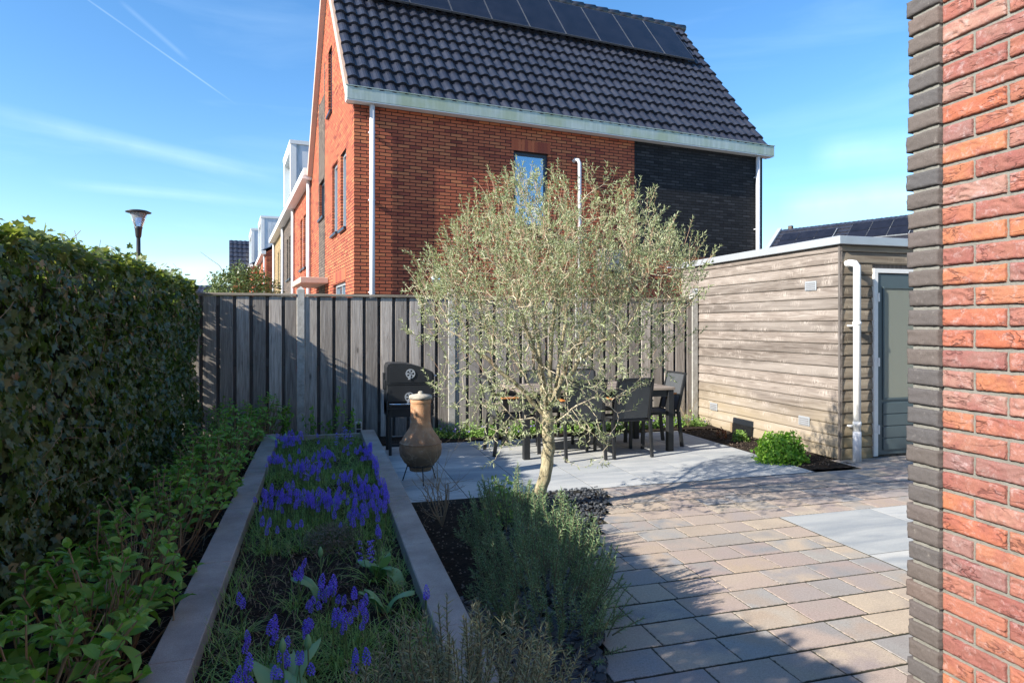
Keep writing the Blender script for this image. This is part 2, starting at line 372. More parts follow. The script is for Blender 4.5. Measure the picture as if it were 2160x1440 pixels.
    c = t.mix(t.ramp(t.noise(v, 11, 7, .75, .6), [(.52, 0), (.68, .6)]), c, (.52, .42, .30))
    t.set('Base Color', c); t.set('Roughness', .75); t.bump(t.noise(v, 60, 4, .6), .25, .004); M['terra'] = t.m
    t = NT('olive_bark'); v = t.coord(scale=(1, 1, .35))
    c = t.ramp(t.noise(v, 38, 7, .7, .6), [(.3, (.15, .12, .07)), (.5, (.38, .33, .21)), (.72, (.56, .51, .35))])
    t.set('Base Color', c); t.set('Roughness', .9); t.set('Specular IOR Level', .2); t.bump(t.noise(v, 55, 6, .7, .8), .9, .012); M['bark'] = t.m
special()
M['fence_wood'] = woodmat('weathered_fence_board', (.39, .35, .31), (.22, .19, .17), (.53, .485, .44), 'z')
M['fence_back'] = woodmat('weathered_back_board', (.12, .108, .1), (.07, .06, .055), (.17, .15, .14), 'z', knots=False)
M['cap_wood'] = woodmat('weathered_cap_board', (.30, .255, .20), (.16, .13, .1), (.42, .37, .30), 'x', knots=False)
M['shed_y'] = woodmat('bleached_shed_board', (.215, .18, .155), (.115, .094, .08), (.31, .275, .245), 'y', yellow=(.335, .275, .185))
M['shed_x'] = woodmat('bleached_shed_board_front', (.25, .205, .155), (.14, .105, .075), (.34, .29, .22), 'x', yellow=(.36, .28, .155))
M['table_top'] = woodmat('grey_teak_table_top', (.30, .245, .205), (.18, .145, .12), (.41, .35, .29), 'x', knots=False)
M['door'] = plain('blue_grey_door_paint', (.075, .105, .115), .45, 0, .06, bump=.02)
M['stem'] = plain('dry_stem', (.26, .19, .12), .8, 0, .25, 30)
M['stem_green'] = plain('green_stem', (.10, .17, .05), .6, 0, .2, 30)
M['olive_leaf'] = leafmat('olive_leaf', [(.23, .27, .13), (.38, .42, .23), (.50, .53, .36), (.30, .35, .20)], .42, .25, (1.1, 1.15, .6))
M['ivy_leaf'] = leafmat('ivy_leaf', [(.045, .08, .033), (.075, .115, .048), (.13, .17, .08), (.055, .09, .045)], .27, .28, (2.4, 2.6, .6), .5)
M['ivy_top'] = leafmat('backlit_ivy_leaf', [(.09, .14, .04), (.16, .21, .07), (.25, .28, .13)], .35, .42, (1.5, 1.45, .5))  # crest leaves: sun shining through from behind put into a paler, yellower leaf colour
M['hyd_leaf'] = leafmat('hydrangea_leaf', [(.105, .25, .042), (.19, .38, .07), (.30, .50, .105)], .42, .35, (1.2, 1.3, .5))
M['rosemary_leaf'] = leafmat('rosemary_needle', [(.10, .185, .08), (.17, .28, .12), (.28, .39, .20)], .5, .12)
M['rosemary_dry'] = leafmat('greyer_rosemary_needle', [(.17, .19, .11), (.26, .28, .17), (.34, .34, .22)], .55, .12)
M['grass'] = leafmat('grass_blade', [(.14, .25, .055), (.22, .37, .09), (.34, .47, .15)], .45, .3)
M['muscari_leaf'] = leafmat('grape_hyacinth_leaf', [(.18, .34, .08), (.28, .47, .11), (.40, .55, .17)], .4, .3)
M['muscari'] = leafmat('violet_blue_floret', [(.16, .11, .72), (.22, .16, .88), (.32, .24, .98)], .5, .2, (.9, .9, 1.2))
M['bluebell'] = leafmat('lilac_bell', [(.22, .14, .75), (.35, .25, .9)], .5, .3, (1, .9, 1.2))
M['vinca_leaf'] = leafmat('periwinkle_leaf', [(.11, .22, .04), (.19, .33, .07), (.3, .44, .12)], .4, .25)
M['vinca_flower'] = leafmat('periwinkle_flower', [(.4, .32, .75), (.5, .42, .85)], .5, .2, (1, 1, 1))
M['tulip_leaf'] = leafmat('tulip_leaf', [(.17, .36, .17), (.27, .47, .23)], .4, .25)
M['lime_leaf'] = leafmat('lime_green_leaf', [(.15, .33, .03), (.26, .47, .05), (.38, .58, .09)], .45, .3)
M['bush_leaf'] = leafmat('evergreen_leaf', [(.05, .09, .025), (.10, .15, .045), (.17, .2, .08)], .35, .15)
M['dry'] = leafmat('dry_blade', [(.26, .2, .12), (.42, .34, .22)], .7, .2, (1, .9, .7))
M['grey_tuft'] = leafmat('grey_tuft', [(.15, .13, .10), (.25, .22, .17)], .7, .1)

# ---------------------------------------------------------------- leaf shapes
def leaf(mb, p, d, n, L, Wd, shape='lance', curl=.0):
    """one leaf: base p, tip direction d, face normal n"""
    d = d.normalized(); s = d.cross(n)
    if s.length < 1e-5: s = d.orthogonal()
    s.normalize(); n = s.cross(d)
    if shape == 'lance':
        pts = [(0, 0, 0), (-.5, .45, .12), (0, .5, 0), (.5, .45, .12), (0, 1, -curl)]
        fs = [(0, 2, 1), (0, 3, 2), (1, 2, 4), (2, 3, 4)]
    elif shape == 'needle':
        pts = [(-.5, 0, 0), (.5, 0, 0), (0, 1, curl)]; fs = [(0, 1, 2)]
    elif shape == 'ovate':
        pts = [(0, 0, 0), (-.38, .2, .1), (-.5, .45, .13), (-.3, .75, .06), (0, 1, -.12 - curl), (.3, .75, .06), (.5, .45, .13), (.38, .2, .1), (0, .45, 0), (0, .75, -.03)]
        fs = [(0, 8, 2, 1), (0, 7, 6, 8), (2, 8, 9, 3), (8, 6, 5, 9), (3, 9, 4), (9, 5, 4)]
    elif shape == 'ivy':
        pts = [(0, .18, 0), (-.22, 0, .05), (-.55, .12, .1), (-.38, .36, .07), (-.48, .66, .1), (-.2, .66, .04), (0, 1.05, -.06), (.2, .66, .04), (.48, .66, .1), (.38, .36, .07), (.55, .12, .1), (.22, 0, .05), (0, .45, -.02)]
        fs = [(12, i, i + 1) for i in range(1, 11)] + [(0, 1, 12), (0, 12, 11)]
        fs = [(12, i + 1, i) for i in range(1, 11)] + [(0, 12, 1), (0, 11, 12)]
    elif shape == 'disc':
        pts = [(0, .5, -.05)] + [(.5*math.sin(a), .5 - .5*math.cos(a), .04) for a in [k*PI/3 for k in range(6)]]
        fs = [(0, i, i % 6 + 1) for i in range(1, 7)]
    mb.add([p + s*(x*Wd) + d*(y*L) + n*(z*L) for x, y, z in pts], fs)
def rv(s=1.0): return Vector((random.gauss(0, s), random.gauss(0, s), random.gauss(0, s)))
def blade(mb, p, d, L, w, droop, n=3):
    side = Vector((d.y, -d.x, 0)); side = side.normalized() if side.length > .01 else Vector((1, 0, 0)); pr = None; q = p.copy(); dd = d.normalized()
    vs = []; 
    for i in range(n + 1):
        f = i/n; ww = w*(1 - f)**.6 if i < n else 0
        vs += [q - side*ww/2, q + side*ww/2] if i < n else [q.copy()]
        dd = (dd + Vector((d.x*.3, d.y*.3, -1))*droop/n).normalized(); q = q + dd*(L/n)
    fs = [(2*i, 2*i + 1, 2*i + 3, 2*i + 2) for i in range(n - 1)] + [(2*n - 2, 2*n - 1, 2*n)]
    mb.add(vs, fs)

# ================================================================ SETTING
def sheet(name, pts, z, mat):
    return tag(MB().add([(x, y, z) for x, y in pts], [tuple(range(len(pts)))]).build(name, mat), kind='structure')
g = NT('rough_ground'); gv = g.coord(); g.set('Base Color', g.ramp(g.noise(gv, .7, 6, .65), [(.35, (.14, .13, .115)), (.65, (.21, .2, .18))])); g.set('Roughness', .95)
sheet('ground', [(-600, -600), (600, -600), (600, 600), (-600, 600)], -.06, g.m)
# path edge between slate and pavers (world x for a given y)
def edge_x(y):
    t = [(-3, -.2), (2.32, 1.05), (2.82, 1.25), (3.42, 1.48), (4.1, 1.82), (4.66, 2.14), (5.1, 2.32)]
    for (y0, x0), (y1, x1) in zip(t, t[1:]):
        if y <= y1: return x0 + (x1 - x0)*(y - y0)/(y1 - y0)
    return t[-1][1]
def soil_patch(name, x0, x1, y0, y1, z, n=60, amp=.02, clip=False):
    mb = MB(); nx = n; ny = max(4, int(n*(y1 - y0)/(x1 - x0))); vs = []
    for j in range(ny + 1):
        for i in range(nx + 1):
            x = x0 + (x1 - x0)*i/nx; y = y0 + (y1 - y0)*j/ny
            if clip: x = x0 + (min(x1, edge_x(y) - .002) - x0)*i/nx
            vs.append((x, y, z + amp*noise.noise(Vector((x*6, y*6, z))) + amp*.5*noise.noise(Vector((x*25, y*25, 3)))))
    mb.add(vs, [(j*(nx + 1) + i, j*(nx + 1) + i + 1, (j + 1)*(nx + 1) + i + 1, (j + 1)*(nx + 1) + i) for j in range(ny) for i in range(nx)])
    return tag(mb.build(name, M['soil'], smooth=True), kind='structure')
soil_patch('soil_under_hedge', -1.8, -.585, -3, 8.1, .03, 26)
soil_patch('soil_beside_kerb', .585, 2.4, .5, 5.09, -.03, 40, .015, True)
soil_patch('soil_of_raised_bed', -.43, .43, .2, 7.50, .125, 26, .02)
soil_patch('soil_along_fence', -.58, 5.1, 7.56, 8.1, .015, 60, .02)
soil_patch('soil_beside_shed', 4.48, 5.08, 5.2, 7.78, -.005, 18, .02)

def rbox(mb, x0, x1, y0, y1, z0, z1, bev, tilt=0, chip=0):
    """paving stone with a worn arris: top vertices a little uneven"""
    t = [random.uniform(-tilt, tilt) for _ in range(4)]
    j = lambda: random.uniform(-chip, chip)
    ring = []
    X = [(x0, y0), (x1, y0), (x1, y1), (x0, y1)]
    vs = [(x, y, z0) for x, y in X] + [(x, y, z1 - bev) for x, y in X]
    c = bev*1.5
    top = [(x0 + c + j(), y0 + c + j(), z1 + t[0]), (x1 - c + j(), y0 + c + j(), z1 + t[1]), (x1 - c + j(), y1 - c + j(), z1 + t[2]), (x0 + c + j(), y1 - c + j(), z1 + t[3])]
    mb.add(vs + top, [(0, 1, 5, 4), (1, 2, 6, 5), (2, 3, 7, 6), (3, 0, 4, 7), (4, 5, 9, 8), (5, 6, 10, 9), (6, 7, 11, 10), (7, 4, 8, 11), (8, 9, 10, 11)])
def pavers():
    mb = MB(); rnd = random.Random(3); y = -1.2; row = 0; RH = .207; random.seed(5)
    while y < 5.085:
        y1 = min(y + RH - .0045, 5.09)
        x = edge_x(y + .1) - .0
        first = True
        xmax = 3.155 if y < 3.90 else 9.0; y1 = y1 if y1 < 5.0 else 5.09
        segs = [(x, xmax)]
        for (xa, xb) in segs:
            x = xa
            while x < xb - .03:
                Lh = rnd.choice([.21, .27, .31, .31]) * (rnd.uniform(.4, 1) if first else 1); first = False
                x1 = min(x + Lh, xb)
                if xb - x1 < .07: x1 = xb
                if y + RH > 1.5 or x < 1.7:
                    rbox(mb, x + .0005, x1 - .0005, y + rnd.uniform(0, .004), y1 - rnd.uniform(0, .002), -.05, rnd.uniform(-.0004, .0004), .004, .0004, .0024)
                x = x1
        y += RH; row += 1
    # strip beyond the patio on the right, in front of the shed door
    y = 5.094
    while y < 5.45:
        x = 5.0
        while x < 9:
            x1 = x + rnd.choice([.21, .27, .31]); rbox(mb, x + .001, x1 - .001, y, y + RH - .004, -.05, rnd.uniform(-.0004, .0004), .004, .0004, .0015); x = x1
        y += RH
    tag(mb.build('paving', M['paver']), kind='structure')
    tag(MB().box(.2, 9.5, -1.5, 5.5, -.055, -.014).build('paving_joints', M['soil']), kind='structure') if False else None
    j = NT('joint_sand'); jv = j.coord(); j.set('Base Color', j.ramp(j.noise(jv, 90, 5, .7), [(.35, (.02, .02, .015)), (.65, (.07, .068, .05))])); j.set('Roughness', 1)
    vs = []; fs = []; ys = [-1.4 + .25*k for k in range(27)]
    for yy in ys: vs += [(edge_x(yy) + .01, yy, -.0075), (9.2, yy, -.0075)]
    fs = [(2*i, 2*i + 1, 2*i + 3, 2*i + 2) for i in range(len(ys) - 1)]
    tag(MB().add(vs, fs).build('paving_bed', j.m), kind='structure')
    # grey slabs: patio and the square by the house
    mb = MB()
    def slabs(xa, xb, ya, yb, s, ox, oy):
        xs = [xa] + [ox + s*k for k in range(-20, 40) if xa + .05 < ox + s*k < xb - .05] + [xb]
        yy = [ya] + [oy + s*k for k in range(-20, 40) if ya + .05 < oy + s*k < yb - .05] + [yb]
        for a, b in zip(xs, xs[1:]):
            for c, d in zip(yy, yy[1:]):
                rbox(mb, a + .0012, b - .0012, c + .0012, d - .0012, -.05, .001, .0022, .0002, 0)
    slabs(.585, 4.46, 5.10, 7.72, .545, 1.13, 5.10)
    tag(mb.build('patio', M['slab']), kind='structure'); mb = MB()
    slabs(3.16, 9.0, -1.2, 3.971, .80, 3.16, 3.971-.8*6)
    tag(mb.build('light_slab_square', M['slab']), kind='structure')
pavers()

# ================================================================ RAISED BED KERBS
def kerbs():
    for sx, lab in ((-1, 'long grey-brown concrete kerb on the hedge side of the flower bed'), (1, 'long grey-brown concrete kerb on the patio side of the flower bed')):
        mb = MB(); y = .0
        x0, x1 = (-.58, -.43) if sx < 0 else (.43, .58)
        for y0 in [-.46 + 1.0*k for k in range(8)]:
            y1 = min(y0 + .9975, 7.54); mb.box(x0, x1, y0, y1, -.05, .2 + random.uniform(-.0015, .0015), .004)
        o = mb.build('kerb', M['kerb']); tag(o, lab, 'kerb', 'kerbs edging the flower bed')
    o = MB().box(-.428, .428, 7.50, 7.54, -.05, .17, .004).build('kerb', M['kerb']); tag(o, 'short concrete kerb closing the far end of the flower bed', 'kerb', 'kerbs edging the flower bed')
kerbs()

# ================================================================ FENCE
FY = 8.11
def fence():
    f = thing('garden_fence', 'grey weathered board fence with concrete posts behind the patio and flower bed', 'fence', (0, FY, 0))
    posts = [-1.50, -.225, 1.576, 3.28, 5.03]
    posts = [-3.2] + posts
    for x in posts:
        mb = MB(); w = .045
        mb.box(x - w, x + w, -.045, .045, -.1, 1.80, .006)
        mb.add([(x - w + .006, -.039, 1.8), (x + w - .006, -.039, 1.8), (x + w - .006, .039, 1.8), (x - w + .006, .039, 1.8), (x, 0, 1.835)], [(0, 1, 4), (1, 2, 4), (2, 3, 4), (3, 0, 4)])
        mb.build('post', M['post'], f)
    for a, b in zip(posts, posts[1:]):
        xa, xb = a + .046, b - .046; mb = MB(); mb2 = MB(); sp = .176; x = xa + .0
        o = random.uniform(-.004, .004)
        while x < xb - .02:
            x1 = min(x + .137, xb); mb.box(x, x1, -.030 + random.uniform(-.002, .002), -.012, .02, 1.71, .003)
            xn = x + sp
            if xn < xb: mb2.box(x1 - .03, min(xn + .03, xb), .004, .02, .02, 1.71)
            x = xn
        mb.build('front_boards', M['fence_wood'], f)
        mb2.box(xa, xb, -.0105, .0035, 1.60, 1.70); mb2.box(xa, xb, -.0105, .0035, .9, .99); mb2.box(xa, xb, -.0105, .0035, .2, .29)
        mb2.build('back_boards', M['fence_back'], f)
        MB().box(xa, xb, -.05, .05, 1.715, 1.745, .004).build('cap_rail', M['cap_wood'], f)
fence()

# ================================================================ SHED
def shed():
    X0, Y0, Y1 = 5.08, 5.46, 8.52; X1 = 9.0; HT = 2.20; BH = .1185
    s = thing('garden_shed', 'flat roofed shed of bleached horizontal boards beside the patio', 'shed', (X0, Y0, 0))
    L = Y1 - Y0; Wd = X1 - X0
    MB().box(.03, Wd - .03, .03, L, 0, HT).build('inner_wall', M['fence_back'], s)
    mb = MB(); z = .0; k = 0
    def clap(mb, pts0, pts1, nrm, z, h):     # a rebated board with a rounded lower lip
        pr = [(.0, 0), (.018, .002), (.022, .012), (.020, h*.5), (.014, h - .012), (.003, h - .003), (0, h - .003)]
        n = len(pr); vs = []
        for p in (pts0, pts1):
            for o, dz in pr: vs.append((p[0] + nrm[0]*o, p[1] + nrm[1]*o, z + dz))
        fs = [(i, i + 1, n + i + 1, n + i) for i in range(n - 1)] + [tuple(range(n - 1, -1, -1)), tuple(range(n, 2*n))]
        if nrm[0] < 0: fs = [tuple(reversed(q)) for q in fs]
        mb.add(vs, fs)
    while z < HT - .02:
        h = min(BH, HT - z); clap(mb, (.028, 0), (.028, L), (-1, 0), z, h); z += BH
    mb.build('side_cladding', M['shed_y'], s)
    mb = MB(); z = 0; d0, d1 = .42, 1.32; DT = 1.92
    while z < HT - .02:
        h = min(BH, HT - z)
        clap(mb, (.032, .028), (d0 if z < DT else Wd, .028), (0, -1), z, h)
        if z < DT: clap(mb, (d1, .028), (Wd, .028), (0, -1), z, h)
        z += BH
    mb.build('front_cladding', M['shed_x'], s)
    MB().box(.001, .027, .0015, .0275, 0, HT, .0).build('corner_trim', M['fence_back'], s)
    MB().box(-.035, Wd, -.035, L + .03, HT + .001, HT + .085, .004).build('roof_trim', M['trim'], s)
    fr = MB().box(d0 + .001, d0 + .05, -.012, .05, .02, DT).box(d1 - .05, d1 - .001, -.012, .05, .02, DT).box(d0 + .001, d1 - .001, -.012, .05, DT + .001, DT + .045).build('door_frame', M['white'], s)
    dr = thing('door', None, None, parent=s)
    MB().box(d0 + .055, d1 - .055, .0, .04, .03, DT - .01, .003).build('door_leaf', M['door'], dr)
    a, b = d0 + .135, d1 - .135
    MB().box(a, b, -.003, .001, .62, 1.76).build('glass_pane', M['frost'], dr)
    m = MB()
    m.box(a - .015, a, -.011, -.0005, .60, 1.78); m.box(b, b + .015, -.011, -.0005, .60, 1.78); m.box(a, b, -.011, -.0005, 1.761, 1.78); m.box(a, b, -.011, -.0005, .60, .619)
    for q in range(4): m.box(a - .015, b + .015, -.012, -.0005, .08 + q*.125, .08 + q*.125 + .115, .003)
    m.build('lower_panels', M['door'], dr)
    for zz in (.25, .95, 1.62): MB().tube([(d0 + .056, -.018, zz), (d0 + .056, -.018, zz + .09)], .009).build('hinge', M['white'], dr)
    m = MB(); px = .13
    m.tube([(px - .05, .0, 2.0), (px - .045, -.035, 2.008), (px - .02, -.075, 2.0), (px, -.085, 1.97), (px, -.085, 1.9), (px, -.085, .0)], .036, 16)
    m.lathe([(.0365, 0), (.042, .002), (.042, .03), (.0365, .032)], (px, -.085, 1.38), 16); m.lathe([(.0365, 0), (.041, .002), (.041, .04), (.0365, .042)], (px, -.085, .36), 16)
    m.build('downpipe', M['pvcw'], s, True)
    MB().lathe([(.037, 0), (.040, .002), (.040, .30), (.037, .302)], (px, -.085, .0), 16).build('pipe_shoe', M['pvc'], s, True)
    MB().box(px - .045, px + .045, -.06, .0, 1.365, 1.38).build('pipe_clip', M['white'], s); MB().box(px - .045, px + .045, -.06, .0, .345, .36).build('pipe_clip', M['white'], s)
    for (y, z) in ((.42, 1.80), (2.72, 1.84), (.52, .33), (2.24, .28)):
        m = MB().box(-.002, .006, y - .085, y + .085, z - .05, z + .05, .002); 
        v = m.build('vent', M['trim'], s)
        m2 = MB()
        for q in range(4): m2.box(-.006, -.0022, y - .07, y + .07, z - .04 + q*.021, z - .04 + q*.021 + .011)
        m2.build('louvre', M['slot'], v)
    MB().box(-.002, .006, 1.42, 1.86, .0, .12).build('base_hatch', M['stem'], s)
shed()

# ================================================================ NEAR HOUSE WALL (real bricks)
def near_wall():
    AX = 1.69
    h = thing('brick_house', 'red brick house corner with a dark brick edge close on the right', 'house', (AX, 1.54, 0))
    mo = plain('grey_mortar', (.19, .185, .165), .95, 0, .15, 30, .8, 220, .15)
    MB().box(.0075, 5.0, -7.5, -.014, -.05, 2.82).build('wall', mo, h)
    MB().box(.004, 5.0, -7.5, -.003, 2.821, 6.0).build('upper_wall', M['brick_wallbody'], h)
    t = NT('rough_red_brick'); v = t.coord(); i = t.island()
    c = t.ramp(i, [(0, (.38, .12, .065)), (.2, (.33, .14, .10)), (.4, (.25, .10, .08)), (.58, (.43, .165, .08)), (.75, (.23, .125, .115)), (.88, (.36, .20, .155)), (1, (.31, .115, .085))])
    k = t.math('MULTIPLY', i, 19.0); off = t.n('ShaderNodeCombineXYZ'); t.l(k, off.inputs[1]); t.l(k, off.inputs[0])
    ad = t.n('ShaderNodeVectorMath', _operation='ADD'); t.l(v, ad.inputs[0]); t.l(off.outputs[0], ad.inputs[1])
    c = t.mix(t.ramp(t.noise(ad.outputs[0], 14, 4, .6), [(.45, 0), (.68, .7)]), c, (.25, .085, .075))
    c = t.mix(t.ramp(t.noise(ad.outputs[0], 30, 8, .8, .5), [(.53, 0), (.70, .6)]), c, (.52, .42, .41))
    mc = t.n('ShaderNodeMapping'); mc.inputs['Scale'].default_value = (20, 7, 24); mc.inputs['Rotation'].default_value = (R(12), 0, 0); t.l(ad.outputs[0], mc.inputs[0])
    cn = t.noise(mc.outputs[0], 1.2, 3, .55, 1.2); ck = t.ramp(cn, [(.475, 0), (.495, 1), (.505, 1), (.53, 0)])
    ck = t.math('MULTIPLY', ck, t.ramp(t.noise(ad.outputs[0], 11, 3, .5), [(.46, 0), (.56, 1)]))
    c = t.mix(t.math('MULTIPLY', ck, .65), c, (.10, .035, .03))
    c = t.mix(.5, c, t.ramp(t.noise(v, 300, 5, .8), [(.35, .55), (.65, 1.25)]), 'MULTIPLY')
    hh = t.math('SUBTRACT', t.noise(v, 160, 6, .75), t.math('MULTIPLY', ck, 1.5))
    t.set('Base Color', c); t.set('Roughness', .85); t.set('Specular IOR Level', .3); t.bump(hh, .6, .005); red = t.m
    t = NT('rough_dark_brick'); v = t.coord(); i = t.island()
    c = t.ramp(i, [(0, (.095, .082, .075)), (.4, (.115, .095, .085)), (.7, (.08, .078, .08)), (1, (.14, .105, .09))])
    c = t.mix(t.ramp(t.noise(v, 50, 7, .8), [(.58, 0), (.74, .6)]), c, (.32, .29, .26))
    c = t.mix(.5, c, t.ramp(t.noise(v, 320, 4, .8), [(.35, .6), (.65, 1.25)]), 'MULTIPLY')
    t.set('Base Color', c); t.set('Roughness', .85); t.set('Specular IOR Level', .3); t.bump(t.noise(v, 170, 6, .75), .5, .004); dark = t.m
    rnd = random.Random(11)
    def brick(mb, y0, y1, z0, z1, proud, depth, rough, back, nx, ny, folds=0, side=False):
        seed = rnd.uniform(0, 500); vs = []; n0 = None
        tl = rnd.uniform(-.0012, .0012); fs = []
        fold = folds*(1 if rnd.random() < .75 else .25)
        rc = .006
        # rim-to-rim grid: parameter u,v with the outer ring folded back into the wall
        us = [-1] + [k/nx for k in range(nx + 1)] + [2]; vv = [-1] + [k/ny for k in range(ny + 1)] + [2]
        for b in vv:
            for a in us:
                aa = min(max(a, 0), 1); bb = min(max(b, 0), 1)
                y = y0 + (y1 - y0)*aa; z = z0 + (z1 - z0)*bb
                if a < 0 or a > 1 or b < 0 or b > 1: x = back
                else:
                    e = min((y - y0), (y1 - y), (z - z0), (z1 - z)); rr = max(0, 1 - e/rc); 
                    q = Vector((seed, y*18, z*45)); q2 = Vector((seed + 9, y*70, z*90))
                    r1 = 1 - abs(noise.noise(Vector((seed, y*16 + .6*noise.noise(q), z*60 + 2.0*noise.noise(Vector((seed+3, y*22, z*20)))))))*2
                    r1 = max(0, r1)**2*(.3 + noise.noise(Vector((seed + 20, y*14, z*14)))*1.8)
                    x = -proud + .0045*rr*rr + rough*noise.noise(q2)*.8 + rough*.8*noise.noise(q) + fold*.0065*r1*min(1, e/.008)
                jy = .002*noise.noise(Vector((seed, z*60, 5))) + .0015*noise.noise(Vector((seed, z*200, y*200))); jz = .0014*noise.noise(Vector((seed + 5, y*45, 2))) + .001*noise.noise(Vector((seed, y*160, 7)))
                vs.append((x, y + jy*(1 if (aa < .01 or aa > .99) else 0), z + jz*(1 if (bb < .01 or bb > .99) else 0) + tl*(aa - .5)))
        w = len(us)
        for jj in range(len(vv) - 1):
            for ii in range(w - 1):
                a = jj*w + ii; fs.append((a, a + w, a + w + 1, a + 1))
        mb.add(vs, fs)
    C = .0572; mr = MB(); md = MB(); BH = .0465
    for k in range(49):
        z0 = .004 + k*C; z1 = z0 + BH
        det = z0 > .15
        brick(md, -.1015 - rnd.uniform(0, .0015), .0 + rnd.uniform(-.005, .005), z0 + .0005, z1, .016, .1, .0022, .03, 22 if det else 4, 12 if det else 3)
        y = -.103; first = True
        while y > (-.75):
            L = .0875 if (first and k % 2) else .178; first = False
            brick(mr, y - L, y, z0, z1, .0022, .1, .0016, .02, int(L*260) if y > -.5 else 8, 14, 1.0)
            y -= L + .0095
    mr.build('red_brickwork', red, h, True); md.build('dark_brickwork', dark, h, True)
    MB().box(-.006, .0074, -.099, -.0145, -.05, 2.82).build('edge_mortar', mo, h)
near_wall()

# ================================================================ HOUSES BEHIND
HC = W(-2.558, 10.6); HR = R(7.2)
def tile_roof(mb, o, ax, up, L, S, ncol, nrow, amp=.046, step=.036, seg=6):
    """o lower corner, ax unit along eave, up unit up the slope"""
    ax = Vector(ax); up = Vector(up); n = ax.cross(up); o = Vector(o)
    prof = [(0, .1), (.14, .30), (.32, .85), (.5, 1.0), (.68, .8), (.84, .25)]
    if seg == 4: prof = [(0, .1), (.25, .6), (.5, 1), (.78, .5)]
    xs = [((k + f)/ncol*L, h) for k in range(ncol) for f, h in prof] + [(L, .1)]
    w = len(xs); rows = []
    for r in range(nrow):
        rows.append((r*S/nrow, step + .012)); rows.append(((r + 1)*S/nrow + (.0), 0))
    vs = []
    for ri, (s, st) in enumerate(rows):
        for x, h in xs:
            ci = int(x/L*ncol); q = noise.noise(Vector((ci*1.7, (ri//2)*2.3, L))); vs.append(o + ax*(x + .006*q) + up*(s + .006*noise.noise(Vector((ci*3.1, ri//2*1.3, 9)))) + n*(h*amp + st + .006*q))
    fs = [(j*w + i, j*w + i + 1, (j + 1)*w + i + 1, (j + 1)*w + i) for j in range(len(rows) - 1) for i in range(w - 1)]
    # thickness: skirt at the eave and verges
    b0 = len(vs)
    for x, h in xs: vs.append(o + ax*x - n*.05)
    fs += [(b0 + i, b0 + i + 1, i + 1, i) for i in range(w - 1)]
    mb.add(vs, fs)
def wall_with_holes(mb, axis, const, a0, a1, z0, z1, holes, thick=.1, sgn=1):
    """flat wall in x (axis='x', at y=const) or y, with rectangular openings and reveals going inward by thick*sgn"""
    us = sorted({a0, a1} | {h[0] for h in holes} | {h[1] for h in holes}); zs = sorted({z0, z1} | {h[2] for h in holes} | {h[3] for h in holes})
    pt = (lambda u, z, d=0: (u, const + d, z)) if axis == 'x' else (lambda u, z, d=0: (const + d, u, z))
    for u0, u1 in zip(us, us[1:]):
        for w0, w1 in zip(zs, zs[1:]):
            if any(h[0] <= u0 + 1e-6 and u1 <= h[1] + 1e-6 and h[2] <= w0 + 1e-6 and w1 <= h[3] + 1e-6 for h in holes): continue
            q = [pt(u0, w0), pt(u1, w0), pt(u1, w1), pt(u0, w1)]
            if axis == 'y': q.reverse()
            mb.quad(*q)
    t = thick*sgn
    for a, b, c, d in holes:
        for (u0, w0, u1, w1) in ((a, c, b, c), (b, c, b, d), (b, d, a, d), (a, d, a, c)):
            mb.quad(pt(u0, w0), pt(u1, w1), pt(u1, w1, t), pt(u0, w0, t))
def window(parent, axis, const, a, b, c, d, inset=.09, split=None, fmat=None, sill=True, sillmat=None):
    fm = fmat or M['frame_dark']; fw = .055
    pt = (lambda m, u0, u1, d0, d1, z0, z1: m.box(u0, u1, const + d0, const + d1, z0, z1)) if axis == 'x' else (lambda m, u0, u1, d0, d1, z0, z1: m.box(const + d0, const + d1, u0, u1, z0, z1))
    w = thing('window', None, None, parent=parent)
    m = MB(); pt(m, a, a + fw, inset - .04, inset + .02, c, d); pt(m, b - fw, b, inset - .04, inset + .02, c, d)
    pt(m, a + fw, b - fw, inset - .04, inset + .02, d - fw, d); pt(m, a + fw, b - fw, inset - .04, inset + .02, c, c + fw)
    if split: pt(m, split - .025, split + .025, inset - .035, inset + .02, c + fw, d - fw)
    m.build('frame', fm, w)
    m = MB(); pt(m, a + fw, b - fw, inset - .005, inset + .012, c + fw, d - fw); m.build('pane', M['glass'], w)
    if sill:
        m = MB(); pt(m, a - .03, b + .03, -.05, inset - .041, c - .05, c - .001); m.build('sill', sillmat or M['frame_dark'], w)
    return w
def soldier(parent, axis, const, a, b, z0, h, mat):
    m = MB(); n = max(3, int((b - a)/.062)); w = (b - a)/n
    for k in range(n):
        u0, u1 = a + k*w + .003, a + (k + 1)*w - .003
        if axis == 'x': m.box(u0, u1, const - .004, const + .02, z0, z0 + h)
        else: m.box(const - .004, const + .02, u0, u1, z0, z0 + h)
    m.build('lintel', mat, parent)
solid_red = NT('lintel_brick'); solid_red.set('Base Color', solid_red.ramp(solid_red.island(), [(0, (.22, .05, .035)), (.5, (.42, .10, .045)), (1, (.52, .14, .06))])); solid_red.set('Roughness', .9)

